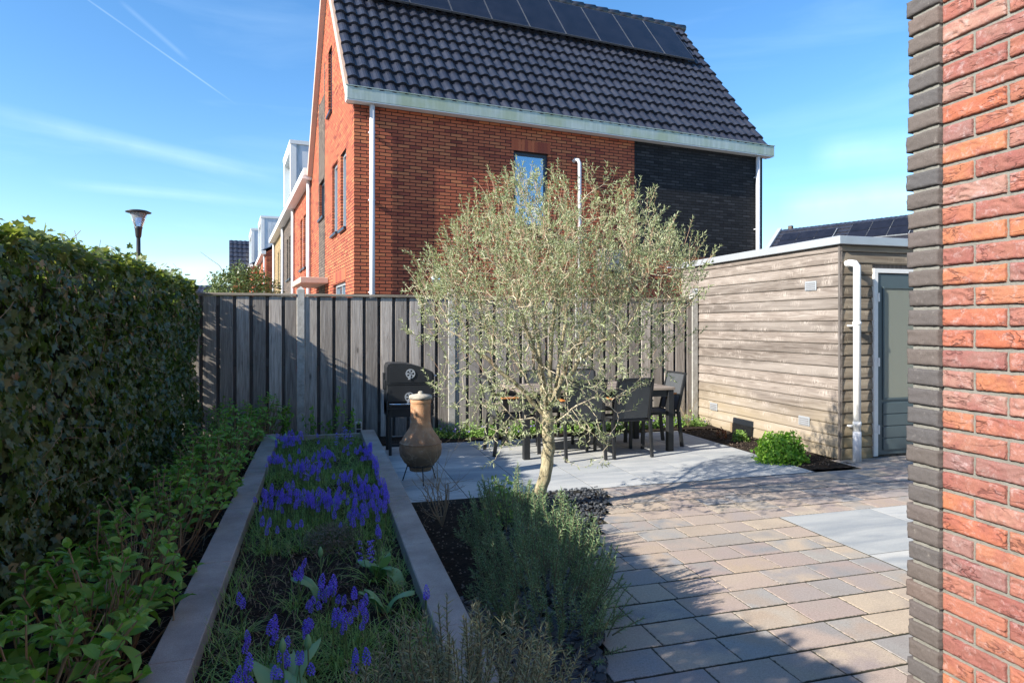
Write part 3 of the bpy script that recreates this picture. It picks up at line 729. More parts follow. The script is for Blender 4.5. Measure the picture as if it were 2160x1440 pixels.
def main_house():
    h = thing('brick_house', 'red brick house with steep dark tiled roof and solar panels behind the fence', 'house', HC, HR)
    LX, DY, EZ, RZ = 8.64, 5.7, 5.08, 8.75; ym = DY/2
    fr_holes = [(2.82, 3.52, 3.15, 4.50), (5.55, 6.35, 1.0, 1.86)]
    m = MB(); wall_with_holes(m, 'x', 0, 0, LX, 0, EZ, fr_holes, .1, 1)
    # left gable wall (x = 0), facing the street
    gh = [(.78, 1.38, 3.08, 4.45), (1.75, 2.42, 3.12, 4.47), (3.55, 4.35, 3.70, 4.50), (.85, 2.25, .9, 2.15)]
    wall_with_holes(m, 'y', 0, 0, DY, 0, EZ, gh, .1, 1)
    for (y0, y1, z0, z1) in [(2.45, 2.95, 5.60, 6.9)]:
        def roofz(y): return EZ + (RZ - EZ)*(1 - abs(y - ym)/ym)
        ys = [0, y0, y1, ym, DY] if y1 < ym else sorted({0, y0, ym, y1, DY})
        for a, b in zip(ys, ys[1:]):
            if y0 - 1e-6 <= a and b <= y1 + 1e-6:
                m.quad((0, b, EZ), (0, a, EZ), (0, a, z0), (0, b, z0)); m.quad((0, b, z1), (0, a, z1), (0, a, roofz(a)), (0, b, roofz(b)))
            else: m.quad((0, b, EZ), (0, a, EZ), (0, a, roofz(a)), (0, b, roofz(b)))
        for (u0, w0, u1, w1) in ((y0, z0, y1, z0), (y1, z0, y1, z1), (y1, z1, y0, z1), (y0, z1, y0, z0)):
            m.quad((0, u0, w0), (0, u1, w1), (.1, u1, w1), (.1, u0, w0))
    m.quad((LX, 0, 0), (LX, DY, 0), (LX, DY, EZ), (LX, 0, EZ)); m.add([(LX, 0, EZ), (LX, DY, EZ), (LX, ym, RZ)], [(0, 1, 2)])
    m.quad((LX, DY, 0), (0, DY, 0), (0, DY, EZ), (LX, DY, EZ))
    m.build('wall', M['brick_red'], h)
    MB().box(.11, LX - .11, .11, DY - .11, 0, EZ).build('inner_wall', M['fence_back'], h)
    MB().box(5.39, LX + .003, -.006, .0, 2.76, EZ - .12).box(LX, LX + .006, .0, DY, 2.76, EZ - .1).build('black_brick_panel', M['brick_black'], h)
    MB().box(-.006, .0, 3.45, 3.549, .0, 6.9).box(-.006, .0, 4.351, 4.45, .0, 6.3).box(-.006, 0, 3.549, 4.351, 0, 3.64).box(-.006, 0, 3.549, 4.351, 4.501, 6.25).build('grey_brick_strip', M['brick_grey'], h)
    window(h, 'x', 0, *fr_holes[0], split=None); window(h, 'x', 0, *fr_holes[1])
    soldier(h, 'x', 0, 2.78, 3.56, 4.51, .2, solid_red.m); soldier(h, 'x', 0, 5.5, 6.4, 1.87, .2, solid_red.m)
    for g in gh: window(h, 'y', 0, *g, split=(g[0] + g[1])/2 if g[1] - g[0] > .9 else None, fmat=M['trim'] if g[2] < 3.6 else None)
    window(h, 'y', 0, 2.45, 2.95, 5.6, 6.9)
    soldier(h, 'y', 0, .8, 2.3, 2.17, .2, solid_red.m)
    # roof: front and back slopes
    for sgn in (0, 1):
        y0 = -.12 if sgn == 0 else DY + .12; dy = ym - y0; dz = RZ + .14 - (EZ + .03)
        S = math.hypot(dy, dz); up = Vector((0, dy/S, dz/S))
        mb = MB()
        if sgn == 0: tile_roof(mb, (-.10, y0, EZ + .03), (1, 0, 0), up, LX + .20, S, 43, 14)
        else: tile_roof(mb, (LX + .15, y0, EZ + .03), (-1, 0, 0), up, LX + .25, S, 30, 10, seg=4)
        mb.build('roof_slope', M['tile'], h, False)
        if sgn == 0: UP0, S0, O0 = up, S, Vector((0, y0, EZ + .03))
    mb = MB(); x = -.12
    while x < LX + .1:
        mb.tube([(x, ym, RZ + .17), (x + .36, ym, RZ + .185)], [.085, .10], 10); x += .33
    mb.build('ridge_tiles', M['tile'], h, True)
    # verge boards
    for sgn in (0, 1):
        y0 = -.12 if sgn == 0 else DY + .12
        n = Vector((0, -(RZ - EZ), (ym - y0))) if sgn == 0 else Vector((0, (RZ - EZ), abs(ym - y0))); n.normalize()
        a = Vector((0, y0, EZ + .0)); b = Vector((0, ym, RZ + .11)) 
        for xa, xb in ((-.115, -.004), (LX + .012, LX + .16)):
            vs = []; mb = MB()
            for p in (a, b):
                for xx in (xa, xb):
                    for q in (-.055, -.20): vs.append(Vector((xx, p.y, p.z)) + n*q*(1))
            mb.add(vs, [(0, 1, 3, 2), (4, 6, 7, 5), (0, 4, 5, 1), (2, 3, 7, 6), (0, 2, 6, 4), (1, 5, 7, 3)])
            mb.build('verge_board', M['soffit'], h)
    # gutters
    MB().box(-.15, LX + .17, -.185, -.004, EZ - .11, EZ + .10, .008).build('gutter', M['zinc'], h)
    MB().box(-.16, LX + .18, -.195, -.15, EZ + .101, EZ + .113).build('gutter_rim', M['zinc'], h)
    MB().box(-.145, LX + .165, -.18, -.01, EZ - .125, EZ - .1105).build('soffit', M['white'], h)
    MB().box(-.20, .8, DY + .004, DY + .25, EZ - .1, EZ + .08, .006).build('gutter', M['white'], h)
    for x in (.276, 8.45):
        m = MB().tube([(x, -.083, EZ - .124), (x, -.083, 0)], .043, 14)
        for z in (1.9, 3.4, 4.5): m.box(x - .05, x + .05, -.083, 0, z, z + .02)
        m.build('downpipe', M['pvc'], h, True)
    m = MB().tube([(4.04, -.0, 4.42), (4.05, -.05, 4.45), (4.09, -.085, 4.44), (4.12, -.09, 4.38), (4.12, -.09, .2)], .034, 12); m.build('vent_pipe', M['pvc'], h, True)
    MB().lathe([(.09, 0), (.098, -.03), (.09, -.07), (.06, -.10), (.02, -.115)], (1.36, 0, 2.15), 24, 'y').build('vent_hood', M['chrome'], h, True)
    m = MB().tube([(6.15, -.03, 2.52), (6.95, -.03, 2.52), (6.95, -.03, 1.2)], .012, 6); m.build('conduit', M['pvc'], h)
    MB().box(4.5, 5.05, -.2, -.01, 2.4, 2.8, .02).build('wall_unit', plain('grey_unit', (.22, .22, .22), .6), h)
    # porch canopy on the street side
    MB().box(-.55, -.005, 2.9, 4.9, 2.22, 2.34, .01).build('porch_canopy', M['soffit'], h)
    # solar panels on the front slope
    n = Vector((1, 0, 0)).cross(UP0)
    for k in range(9):
        xa = .5 + k*.853; xb = xa + .84; s0, s1 = .628*S0, .93*S0
        def q(x, s, d): return O0 + Vector((x, 0, 0)) + UP0*s + n*d
        def slab(mb, x0, x1, a, b, d0, d1):
            mb.add([q(x0, a, d0), q(x1, a, d0), q(x1, b, d0), q(x0, b, d0), q(x0, a, d1), q(x1, a, d1), q(x1, b, d1), q(x0, b, d1)],
                   [(0, 3, 2, 1), (4, 5, 6, 7), (0, 1, 5, 4), (1, 2, 6, 5), (2, 3, 7, 6), (3, 0, 4, 7)])
        mb = MB(); slab(mb, xa + .008, xb - .008, s0 + .008, s1 - .008, .14, .1695); pn = mb.build('solar_panel', M['solar'], h)
        mb = MB(); slab(mb, xa, xb, s0, s0 + .008, .13, .170); slab(mb, xa, xa + .008, s0 + .008, s1 - .008, .13, .170); slab(mb, xb - .008, xb, s0 + .008, s1 - .008, .13, .170); slab(mb, xa, xb, s1 - .008, s1, .13, .170)
        mb.build('panel_frame', M['pframe'], pn)
    mb = MB(); slab(mb, .5, 8.17, .66*S0, .67*S0, .085, .129); slab(mb, .5, 8.17, .88*S0, .89*S0, .085, .129); mb.build('mounting_rail', M['black'], h)
main_house()

def terrace(name_label, y0, y1, mat, p=0.0, dormer=None, gut=True, pipes=(), wins=(), dk=5.6):
    """terraced house whose street front stands at x=-p, ridge running along y; local frame of the big house"""
    h = thing('terraced_house', name_label, 'house', HC, HR, 'terraced houses along the street')
    EZ = 5.0; XR = 8.6; x0 = -p; xm = 4.3; RZ = 7.7
    m = MB(); wall_with_holes(m, 'y', x0, y0, y1, 0, EZ, [w for w in wins], .1, 1)
    m.quad((x0, y0, 0), (XR, y0, 0), (XR, y0, EZ), (x0, y0, EZ)); m.add([(x0, y0, EZ), (XR, y0, EZ), (xm, y0, RZ)], [(0, 1, 2)])
    m.quad((XR, y1, 0), (x0, y1, 0), (x0, y1, EZ), (XR, y1, EZ)); m.add([(XR, y1, EZ), (x0, y1, EZ), (xm, y1, RZ)], [(0, 1, 2)])
    m.build('wall', mat, h)
    for w in wins: window(h, 'y', x0, *w, fmat=M['trim'])
    S = math.hypot(xm - x0 + .2, RZ - EZ); up = Vector(((xm - x0 + .2)/S, 0, (RZ - EZ)/S)); mb = MB()
    tile_roof(mb, (x0 - .2, y1, EZ + .02), (0, -1, 0), up, y1 - y0, S, max(4, int((y1 - y0)/.3)), 10, seg=4)
    up2 = Vector((-(XR + .2 - xm)/S, 0, (RZ - EZ)/S)).normalized(); tile_roof(mb, (XR + .2, y0, EZ + .02), (0, 1, 0), up2, y1 - y0, S*.99, max(4, int((y1 - y0)/.3)), 10, seg=4)
    mb.build('roof', M['tile'], h)
    if gut: MB().box(x0 - .24, x0 - .004, y0, y1 - .002, EZ - .1, EZ + .08, .006).build('gutter', M['white'], h)
    for y in pipes:
        MB().tube([(x0 - .06, y, EZ - .1), (x0 - .06, y, 0)], .05, 10).build('downpipe', M['pvc'], h, True)
    if dormer:
        a, b, zt = dormer; d = thing('dormer', None, None, parent=h); t = .12; xs = x0 + .02
        MB().box(xs + .1, xs + 4.2, a, a + t, EZ + .12, zt).build('side_panel', M['dormer'], d)
        MB().box(xs + .1, xs + 4.2, b - t, b, EZ + .12, zt).build('side_panel', M['dormer'], d)
        MB().box(xs - .1, xs + 4.3, a - .04, b + .04, zt, zt + .12).build('flat_roof', M['white'], d)
        MB().box(xs - .08, xs + .1, a - .02, a + .2, EZ + .12, zt).box(xs - .08, xs + .1, b - .2, b + .02, EZ + .12, zt).box(xs - .08, xs + .1, a + .2, b - .2, zt - .18, zt).box(xs - .08, xs + .1, a + .2, b - .2, EZ + .12, EZ + .3).build('front_frame', M['white'], d)
        MB().box(xs + .12, xs + .15, a + .2, b - .2, EZ + .3, zt - .18).build('pane', M['glass'], d)
    return h
terrace('orange-red brick terraced house adjoining the big red brick house, standing against its tall gable', 5.72, 10.4, M['brick_red'], 0, None, True, (5.95, 10.2), [(7.1, 7.7, 2.9, 4.3), (7.95, 8.5, 2.9, 4.3)])
terrace('grey-brown brick terraced house under the tall white box dormer', 10.42, 14.5, M['brick_grey'], 0, (11.0, 13.7, 7.1), True, (14.3,), [(11.6, 12.2, 2.9, 4.3), (12.5, 13.1, 2.9, 4.3)])
terrace('yellow brick terraced house third along the street from the red house', 14.52, 19.4, M['brick_yellow'], 0, None, True, (19.2,), [(15.8, 16.4, 2.9, 4.3), (16.9, 17.5, 2.9, 4.3)])
terrace('red brick terraced house farther off with stained white box dormer', 24.0, 32.0, M['brick_red'], .12, (28.0, 31.4, 7.3), True, (24.6,), [])
terrace('distant terraced house with narrower white dormer left of the stained one', 32.1, 39.5, M['brick_red'], .45, (33.6, 37.8, 7.35), True, (), [])
def far_house():
    c = W(-.4275*47, 47)
    h = thing('terraced_house', 'farthest terraced house with steep dark tiled roof and small white dormer', 'house', c, HR, 'terraced houses along the street')
    MB().box(0, 8, 0, 6, 0, 5).build('wall', M['brick_red'], h)
    m = MB(); S = math.hypot(3.2, 2.8); tile_roof(m, (-.2, -.1, 5), (1, 0, 0), Vector((0, 3.2/S, 2.8/S)), 8.4, S, 26, 8, seg=4); tile_roof(m, (8.2, 6.3, 5), (-1, 0, 0), Vector((0, -3.2/S, 2.8/S)), 8.4, S, 26, 8, seg=4)
    m.build('roof', M['tile'], h)
    d = thing('dormer', None, None, parent=h); MB().box(1.3, 4.5, -.6, 3, 5.1, 7.2).build('side_panel', M['dormer'], d)
    MB().box(1.2, 4.6, -.7, 3, 7.201, 7.35).build('flat_roof', M['white'], d)
    c = W(-.487*60, 60)
    h = thing('distant_house', 'low distant house whose dark ribbed roof just clears the fence at far left', 'house', c, R(-10))
    MB().box(-1.5, 12, 0, 6, 0, 3.2).build('wall', M['brick_red'], h)
    m = MB(); S = math.hypot(3.2, 1.95); tile_roof(m, (-1.8, -.2, 3.2), (1, 0, 0), Vector((0, 3.2/S, 1.95/S)), 14, S, 32, 6, .06, seg=4); m.build('roof', M['tile'], h)
    MB().box(-1.4, -.9, 2.4, 3.0, 3.4, 5.7).build('chimney', M['brick_grey'], h)
far_house()

def right_house():
    # ridge from far left to near right, the slope facing the garden
    A = W(14.6, 35.3); B = W(18.9, 30.0); ax = (B - A); L0 = ax.length; ax.normalize(); ang = math.atan2(ax.y, ax.x)
    h = thing('brick_house', 'low house with dark tiled roof and two solar arrays seen over the shed', 'house', A, ang)
    zr = 6.5; L = L0 + .4; dn = 3.4; ze = 3.4
    S = math.hypot(dn, zr - ze); m = MB(); tile_roof(m, (0, -dn, ze), (1, 0, 0), Vector((0, dn/S, (zr - ze)/S)), L, S, 34, 16, .025, seg=4)
    tile_roof(m, (L, dn, ze), (-1, 0, 0), Vector((0, -dn/S, (zr - ze)/S)), L, S, 20, 8, .025, seg=4)
    m.build('roof', M['tile'], h)
    MB().box(.1, L - .1, -dn + .3, dn - .3, 0, ze).build('wall', M['brick_red'], h)
    up = Vector((0, dn/S, (zr - ze)/S)); n = Vector((1, 0, 0)).cross(up); O = Vector((0, -dn, ze))
    def slab(mb, x0, x1, a, b, d0, d1):
        q = lambda x, s, d: O + Vector((x, 0, 0)) + up*s + n*d
        mb.add([q(x0, a, d0), q(x1, a, d0), q(x1, b, d0), q(x0, b, d0), q(x0, a, d1), q(x1, a, d1), q(x1, b, d1), q(x0, b, d1)],
               [(0, 3, 2, 1), (4, 5, 6, 7), (0, 1, 5, 4), (1, 2, 6, 5), (2, 3, 7, 6), (3, 0, 4, 7)])
    for xa, n_, s0 in ((.35, 3, .60), (3.85, 3, .64)):
        for r in range(2):
            for k in range(n_):
                mb = MB(); slab(mb, xa + k*.93 + .015, xa + k*.93 + .915, (s0 + r*.135)*S, (s0 + r*.135 + .128)*S, .1, .15); mb.build('solar_panel', M['solar'], h)
        mb = MB(); slab(mb, xa - .01, xa + n_*.93 + .01, s0*S - .02, (s0 + .263)*S + .02, .07, .12); mb.build('panel_frame', M['trim'], h)
    mb = MB(); slab(mb, -.22, -.01, 0, S, -.12, .14); mb.build('verge_board', M['trim'], h); mb = MB(); slab(mb, L + .01, L + .22, 0, S, -.12, .14); mb.build('verge_board', M['trim'], h)
    MB().box(.3, .5, .0, .2, 6.3, 6.68).build('chimney', M['brick_grey'], h)
    MB().box(L - .6, L - .35, .0, .25, 6.3, 6.75).build('chimney', M['brick_grey'], h)
right_house()

# ================================================================ STREET LAMP
def lamp():
    c = W((292 - 1080)/F*16, 16)
    l = thing('street_lamp', 'black street lamp with clear conical lantern rising behind the ivy hedge', 'street lamp', c)
    MB().tube([(0, 0, 0), (0, 0, 2.4), (0, 0, 3.5)], [.07, .06, .045], 16).build('pole', M['black'], l, True)
    MB().lathe([(.045, 3.5), (.065, 3.55), (.08, 3.72), (.095, 3.76), (.075, 3.78)], n=20).build('collar', M['black'], l, True)
    MB().lathe([(.075, 3.76), (.19, 4.10), (.196, 4.10), (.08, 3.755)], n=24).build('lantern_glass', M['lampglass'], l, True)
    MB().lathe([(.05, 3.86), (.07, 3.9), (.15, 4.05), (.16, 4.09)], n=20).build('reflector', M['chrome'], l, True) if False else None
    MB().lathe([(.19, 4.101), (.28, 4.12), (.285, 4.135), (.2, 4.17), (.08, 4.19), (.01, 4.195)], n=28).build('cap', M['black'], l, True)
lamp()

# ================================================================ BARBECUE, CHIMINEA, SOCKET POST
def bbq():
    b = thing('barbecue', 'black charcoal barbecue with closed lid standing against the fence', 'barbecue', (.67, 6.98, 0))
    w = .50; d = .36
    for x in (.02, w - .045):
        for y in (.0, d - .03):
            MB().box(x, x + .03, y, y + .03, 0, .70 if y else .53, .003).build('leg', M['black'], b)
    MB().box(.0, w, .03, d, .40, .56, .006).build('ash_box', M['steel_black'], b)
    m = MB().box(.0, .012, -.01, d, .44, .58).box(.0, w*.9, -.035, -.01, .49, .50); m.build('shelf_bracket', M['steel_black'], b)
    body = MB().box(.0, w, .0, d, .562, .742, .006).build('fire_box', M['steel_black'], b)
    for x in (.03, w - .035): MB().box(x, x + .008, -.004, .0, .665, .69).build('slot', M['black'], body)
    lp = [(0, .745), (w, .745), (w, .845), (w - .012, .872), (w - .05, .895), (w*.68, .935), (w*.5, .962), (w*.3, .972), (.04, .972), (.012, .96), (0, .93)]
    lid = MB().prism(lp, -.002, d*.98).build('lid', M['steel_black'], b)
    ip = [(.025 + x*(w - .05)/w, .768 + (z - .745)*.80) for x, z in lp]
    MB().prism(ip, -.007, -.0025).build('lid_panel', M['steel_black'], lid)
    def vent(cx, cz, r):
        m = MB()
        m.lathe([(r, 0), (r, -.004), (r*.86, -.004), (r*.86, 0)], (cx, -.0075, cz), 28, 'y')
        v = m
        for k in range(6):
            a0 = k*PI/3; a1 = a0 + PI/5.2; pts = [(cx, cz)] + [(cx + r*.9*math.cos(a), cz + r*.9*math.sin(a)) for a in (a0, (a0 + a1)/2, a1)]
            v.prism(pts, -.015, -.0125)
        return v
    m = MB()
    def ring(m, cx, cz, r0, r1, y0, y1, n=28):
        vs = []
        for y in (y0, y1):
            for r in (r0, r1):
                for k in range(n): a = 2*PI*k/n; vs.append((cx + r*math.cos(a), y, cz + r*math.sin(a)))
        fs = []
        for k in range(n):
            j = (k + 1) % n; fs += [(k, j, n + j, n + k), (2*n + k, 3*n + k, 3*n + j, 2*n + j), (n + k, n + j, 3*n + j, 3*n + k), (k, 2*n + k, 2*n + j, j)]
        m.add(vs, fs)
    for cx, cz, par in ((.245, .862, lid), (.235, .615, body)):
        m = MB(); ring(m, cx, cz, .040, .050, -.014, -.0075)
        for k in range(5):
            a0 = k*2*PI/5 + .3; a1 = a0 + PI/5; m.prism([(cx, cz)] + [(cx + .042*math.cos(a), cz + .042*math.sin(a)) for a in (a1, (a0 + a1)/2, a0)], -.013, -.009)
        m.prism([(cx - .012, cz - .012), (cx - .028, cz - .062), (cx - .004, cz - .062), (cx + .006, cz - .01)], -.017, -.0145)
        m.build('air_vent', M['trim'], par)
    MB().tube([(.02, -.045, .545), (w*.55, -.045, .545)], .008).build('front_rail', M['chrome'], b, True)
    MB().tube([(w, .06, .83), (w + .035, .06, .83), (w + .035, .25, .83), (w, .25, .83)], .006).build('side_handle', M['chrome'], b, True)
    MB().tube([(w*.55, -.05, .61), (w + .09, -.05, .62)], .007).tube([(w + .05, -.05, .62), (w + .10, -.05, .62)], .012).build('poker', M['black'], b, True)
    MB().box(-.02, -.001, .05, .16, .70, .79).box(-.02, -.001, .2, .3, .68, .86).build('side_hinge', M['steel_black'], b)
    m = MB()
    for k in range(9): m.box(.05, w - .05, .03 + k*.036, .036 + k*.036, .10, .106)
    m.box(.02, w - .015, .005, .03, .09, .12); m.build('bottom_rack', M['black'], b)
bbq()
def chiminea():
    c = thing('chiminea', 'terracotta chiminea with lid, sooty bulbous body on a thin black stand', 'chiminea', (.845, 5.76, 0))
    prof = [(.095, .105), (.10, .14), (.105, .145), (.145, .18), (.178, .235), (.187, .29), (.180, .345), (.155, .395), (.122, .44), (.098, .48), (.088, .53), (.087, .60), (.088, .69), (.093, .70), (.093, .725), (.080, .725)]
    pr2 = []
    for (r0, z0), (r1, z1) in zip(prof, prof[1:]):
        for k in range(3): f = k/3; pr2.append((r0 + (r1 - r0)*f, z0 + (z1 - z0)*f))
    pr2.append(prof[-1])
    mb = MB().lathe(pr2, n=48); mb.v = [tuple(Vector(v) + Vector((v[0], v[1], 0)).normalized()*.0022*noise.noise(Vector(v)*22)) if (abs(v[0]) + abs(v[1])) > .001 else v for v in mb.v]
    mb.build('clay_body', M['terra'], c, True)
    MB().lathe([(.180, .338), (.186, .342), (.184, .352), (.176, .354)], n=48).build('shoulder_ring', M['terra'], c, True)
    lid_m = plain('weathered_clay_lid', (.36, .33, .27), .85, 0, .35, 25, .4)
    MB().lathe([(.092, .728), (.100, .732), (.102, .748), (.095, .762), (.03, .774), (.022, .778), (.022, .79), (.012, .797), (.003, .798)], n=40).build('lid', lid_m, c, True)
    m = MB()
    for k in range(3):
        a = 2*PI*k/3 + R(30); m.tube([(.115*math.cos(a), .115*math.sin(a), .16), (.17*math.cos(a), .17*math.sin(a), .0)], .005, 6)
    n = 30; m.tube([(.118*math.cos(2*PI*k/n), .118*math.sin(2*PI*k/n), .15) for k in range(n + 1)], .005, 6)
    m.build('stand', M['black'], c)
    m = MB().tube([(.088, -.03, .66), (.11, -.03, .69), (.115, -.03, .65), (.10, -.03, .62), (.112, -.03, .59)], .003, 5); m.build('wire_catch', M['black'], c)
    s = P(786, 905, .16); 
    s = thing('socket_post', 'short grey outdoor socket box beside the barbecue', 'socket box', (.42, 7.78, 0))
    MB().box(-.02, .02, -.02, .02, 0, .1).build('stake', M['pvc'], s)
    MB().box(-.037, .037, -.03, .03, .1, .26, .008).build('housing', M['pvc'], s)
    MB().box(-.024, .024, -.036, -.031, .185, .24).box(-.024, .024, -.036, -.031, .12, .172).build('flap', M['frame_dark'], s)
chiminea()

# ================================================================ TABLE AND CHAIRS
def table():
    x0, x1, y0, y1, z = 1.98, 3.72, 6.36, 7.26, .70
    t = thing('garden_table', 'long garden table with greyed wooden top and black legs on the patio', 'table', ((x0 + x1)/2, (y0 + y1)/2, 0))
    hx, hy = (x1 - x0)/2, (y1 - y0)/2
    m = MB()
    for k in range(7): m.box(-hx, hx, -hy + k*2*hy/7 + .002, -hy + (k + 1)*2*hy/7 - .002, z - .028, z, .002)
    m.build('tabletop', M['table_top'], t)
    MB().box(-hx + .03, hx - .03, -hy + .03, -hy + .05, z - .10, z - .0285).box(-hx + .03, hx - .03, hy - .05, hy - .03, z - .10, z - .0285).box(-hx + .03, -hx + .05, -hy + .05, hy - .05, z - .10, z - .0285).box(hx - .05, hx - .03, -hy + .05, hy - .05, z - .10, z - .0285).build('apron', M['black'], t)
    for sx in (-1, 1):
        for sy in (-1, 1):
            x = sx*(hx - .045); y = sy*(hy - .045); MB().box(x - .033, x + .033, y - .033, y + .033, 0, z - .029, .003).build('leg', M['black'], t)
table()
def chairs():
    c = thing('garden_chair', 'x', 'chair', (0, 0, 0), 0, 'black sling armchairs around the garden table')
    # faces +y, back legs at y = 0
    w = .215
    MB().box(-w + .03, w - .03, .02, .42, .385, .395, .003).build('seat', M['sling'], c)
    def bar(m, a, b, wx, wy):
        a = Vector(a); b = Vector(b); vs = [(p.x + sx*wx, p.y + sy*wy, p.z) for p in (a, b) for sx, sy in ((-1, -1), (1, -1), (1, 1), (-1, 1))]
        m.add(vs, [(0, 3, 2, 1), (4, 5, 6, 7), (0, 1, 5, 4), (1, 2, 6, 5), (2, 3, 7, 6), (3, 0, 4, 7)]); return m
    m = MB(); m.box(-w + .028, w - .028, -.005, .02, .375, .4); m.box(-w + .028, w - .028, .42, .445, .375, .4)
    m.box(-w, -w + .027, -.01, .45, .372, .402); m.box(w - .027, w, -.01, .45, .372, .402); m.build('seat_frame', M['black'], c)
    for sx in (-1, 1):
        x = sx*(w - .0)
        bar(MB(), (x, -.055, 0), (x, -.01, .40), .013, .018).build('leg', M['black'], c)
        bar(MB(), (x, .44, 0), (x, .42, .60), .013, .018).build('leg', M['black'], c)
        m = bar(MB(), (x*.93, -.01, .402), (x*.90, -.115, .83), .012, .014); m.build('back_post', M['black'], c)
        m = bar(MB(), (x, -.02, .60), (x, .44, .61), .012, .010); 
        m = MB(); m.box(x - .012, x + .012, -.06, .44, .585, .60); m.build('arm_frame', M['black'], c)
        MB().box(x - .024, x + .024, .02, .45, .601, .616, .004).build('armrest', M['arm_wood'], c)
    a, b = Vector((0, -.012, .41)), Vector((0, -.110, .815)); hw = w*.90 - .012
    vs = [(-hw, a.y - .004, a.z), (hw, a.y - .004, a.z), (hw, b.y - .004, b.z), (-hw, b.y - .004, b.z), (-hw, a.y + .006, a.z), (hw, a.y + .006, a.z), (hw, b.y + .006, b.z), (-hw, b.y + .006, b.z)]
    MB().add(vs, [(0, 1, 2, 3), (7, 6, 5, 4), (0, 4, 5, 1), (3, 2, 6, 7), (0, 3, 7, 4), (1, 5, 6, 2)]).build('backrest', M['sling'], c)
    MB().box(-hw, hw, -.128, -.103, .812, .835, .003).build('top_rail', M['black'], c)
    spots = [(3.105, 6.20, 0, 'black armchair on the near side of the table, closer to the shed'),
             (2.58, 6.20, 0, 'black armchair on the near side of the table, just right of the olive trunk'),
             (2.58, 7.50, PI, 'black armchair on the fence side of the table, behind the olive trunk'),
             (3.105, 7.50, PI, 'black armchair on the fence side of the table, farther right of the trunk'),
             (3.88, 6.80, PI/2, 'black armchair heading the shed end of the table, grey back showing'),
             (1.80, 6.84, -PI/2, 'black armchair at the barbecue end of the table')]
    for i, (x, y, a, lab) in enumerate(spots):
        if i == 0: c.location = (x, y, 0); c.rotation_euler = (0, 0, a); c['label'] = lab
        else: dup(c, (x, y, 0), a, lab)
chairs()

# ================================================================ IVY HEDGE
def hedge():
    random.seed(21)
    h = thing('ivy_hedge', 'tall dark green ivy hedge along the left side of the flower bed', 'hedge', (-1.5, 3, 0))
    core = plain('dark_ivy_stems', (.035, .028, .018), .95, 0, .4, 20)
    mb = MB(); n = 60
    mb.box(-.13, .03, -5.5, 4.95, 0, 1.66); mb.build('stem_mass', core, h)
    near, top = MB(), MB()
    def surf(y, z): return .17 + .10*noise.noise(Vector((y*1.3, z*1.5, 0))) + .05*noise.noise(Vector((y*4, z*4, 3)))
    def crest(y): return 1.83 + .10*min(1, max(0, (-.7 - y)/.8)) + .07*noise.noise(Vector((y*.9, 0, 7))) + .06*noise.noise(Vector((y*3.2, 2, 1))) + .03*noise.noise(Vector((y*9, 2, 1)))
    for k in range(36000):
        y = random.uniform(-5.5, 5.02); c = crest(y); z = random.uniform(0, c)
        rnd = (max(0, z - (c - .22))/.22)**2*.12
        x = surf(y, z) - rnd - abs(random.gauss(0, .045)) + (.05 if random.random() < .06 else 0)
        nrm = Vector((1, random.gauss(0, .7), random.gauss(.35, .6))); d = Vector((random.gauss(.2, .4), random.gauss(0, .8), -1))
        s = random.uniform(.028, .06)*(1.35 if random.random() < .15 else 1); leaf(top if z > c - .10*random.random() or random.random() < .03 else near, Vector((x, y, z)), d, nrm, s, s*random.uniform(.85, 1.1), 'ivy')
    for k in range(9000):
        y = random.uniform(-5.5, 5.02); x = random.uniform(-.26, .18); c = crest(y) - (x*4.2)**2*.10*(1 if x > 0 else .8); z = c + random.gauss(0, .022)
        if random.random() < .08: z += random.uniform(.02, .09)
        nrm = Vector((random.gauss(.1, .6), random.gauss(0, .6), 1)); d = Vector((random.gauss(.3, .6), random.gauss(0, .7), random.gauss(-.2, .4)))
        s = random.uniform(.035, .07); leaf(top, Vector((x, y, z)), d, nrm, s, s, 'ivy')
    for k in range(6000):     # far side, so that no light leaks
        y = random.uniform(-5.5, 5.02); z = random.uniform(0, 1.75); s = random.uniform(.05, .09)
        leaf(near, Vector((-.2 - abs(random.gauss(0, .03)), y, z)), Vector((0, random.gauss(0, .4), -1)), Vector((-1, random.gauss(0, .3), .2)), s, s, 'ivy')
    dl = MB()
    for k in range(420):
        y = random.uniform(-2, 5.0); z = random.uniform(.1, 1.7); s = random.uniform(.03, .05); leaf(dl, Vector((surf(y, z) - random.uniform(0, .05), y, z)), Vector((.2, random.gauss(0, .5), -1)), Vector((1, random.gauss(0, .6), .3)), s, s*.7, 'ivy')
    dl.build('withered_leaves', M['dry'], h)
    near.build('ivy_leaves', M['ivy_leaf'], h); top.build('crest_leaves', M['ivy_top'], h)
    m = MB()
    for k in range(260):      # loose runners
        y = random.uniform(-3.2, 5); z = random.uniform(.2, 1.75) if k % 3 else crest(y); p = Vector((surf(y, min(z, 1.6)) + .02 if z < 1.7 else random.uniform(-.1, .12), y, z)); pts = [p.copy()]; d = Vector((random.uniform(0, .5), random.uniform(-1, 1), random.uniform(-.2, .8)))
        for q in range(5): d = (d + rv(.35)).normalized(); p = p + d*.035; pts.append(p.copy())
        m.tube(pts, .0018, 4, False)
    tag(m.build('runners', M['stem'], h), kind='stuff')
hedge()

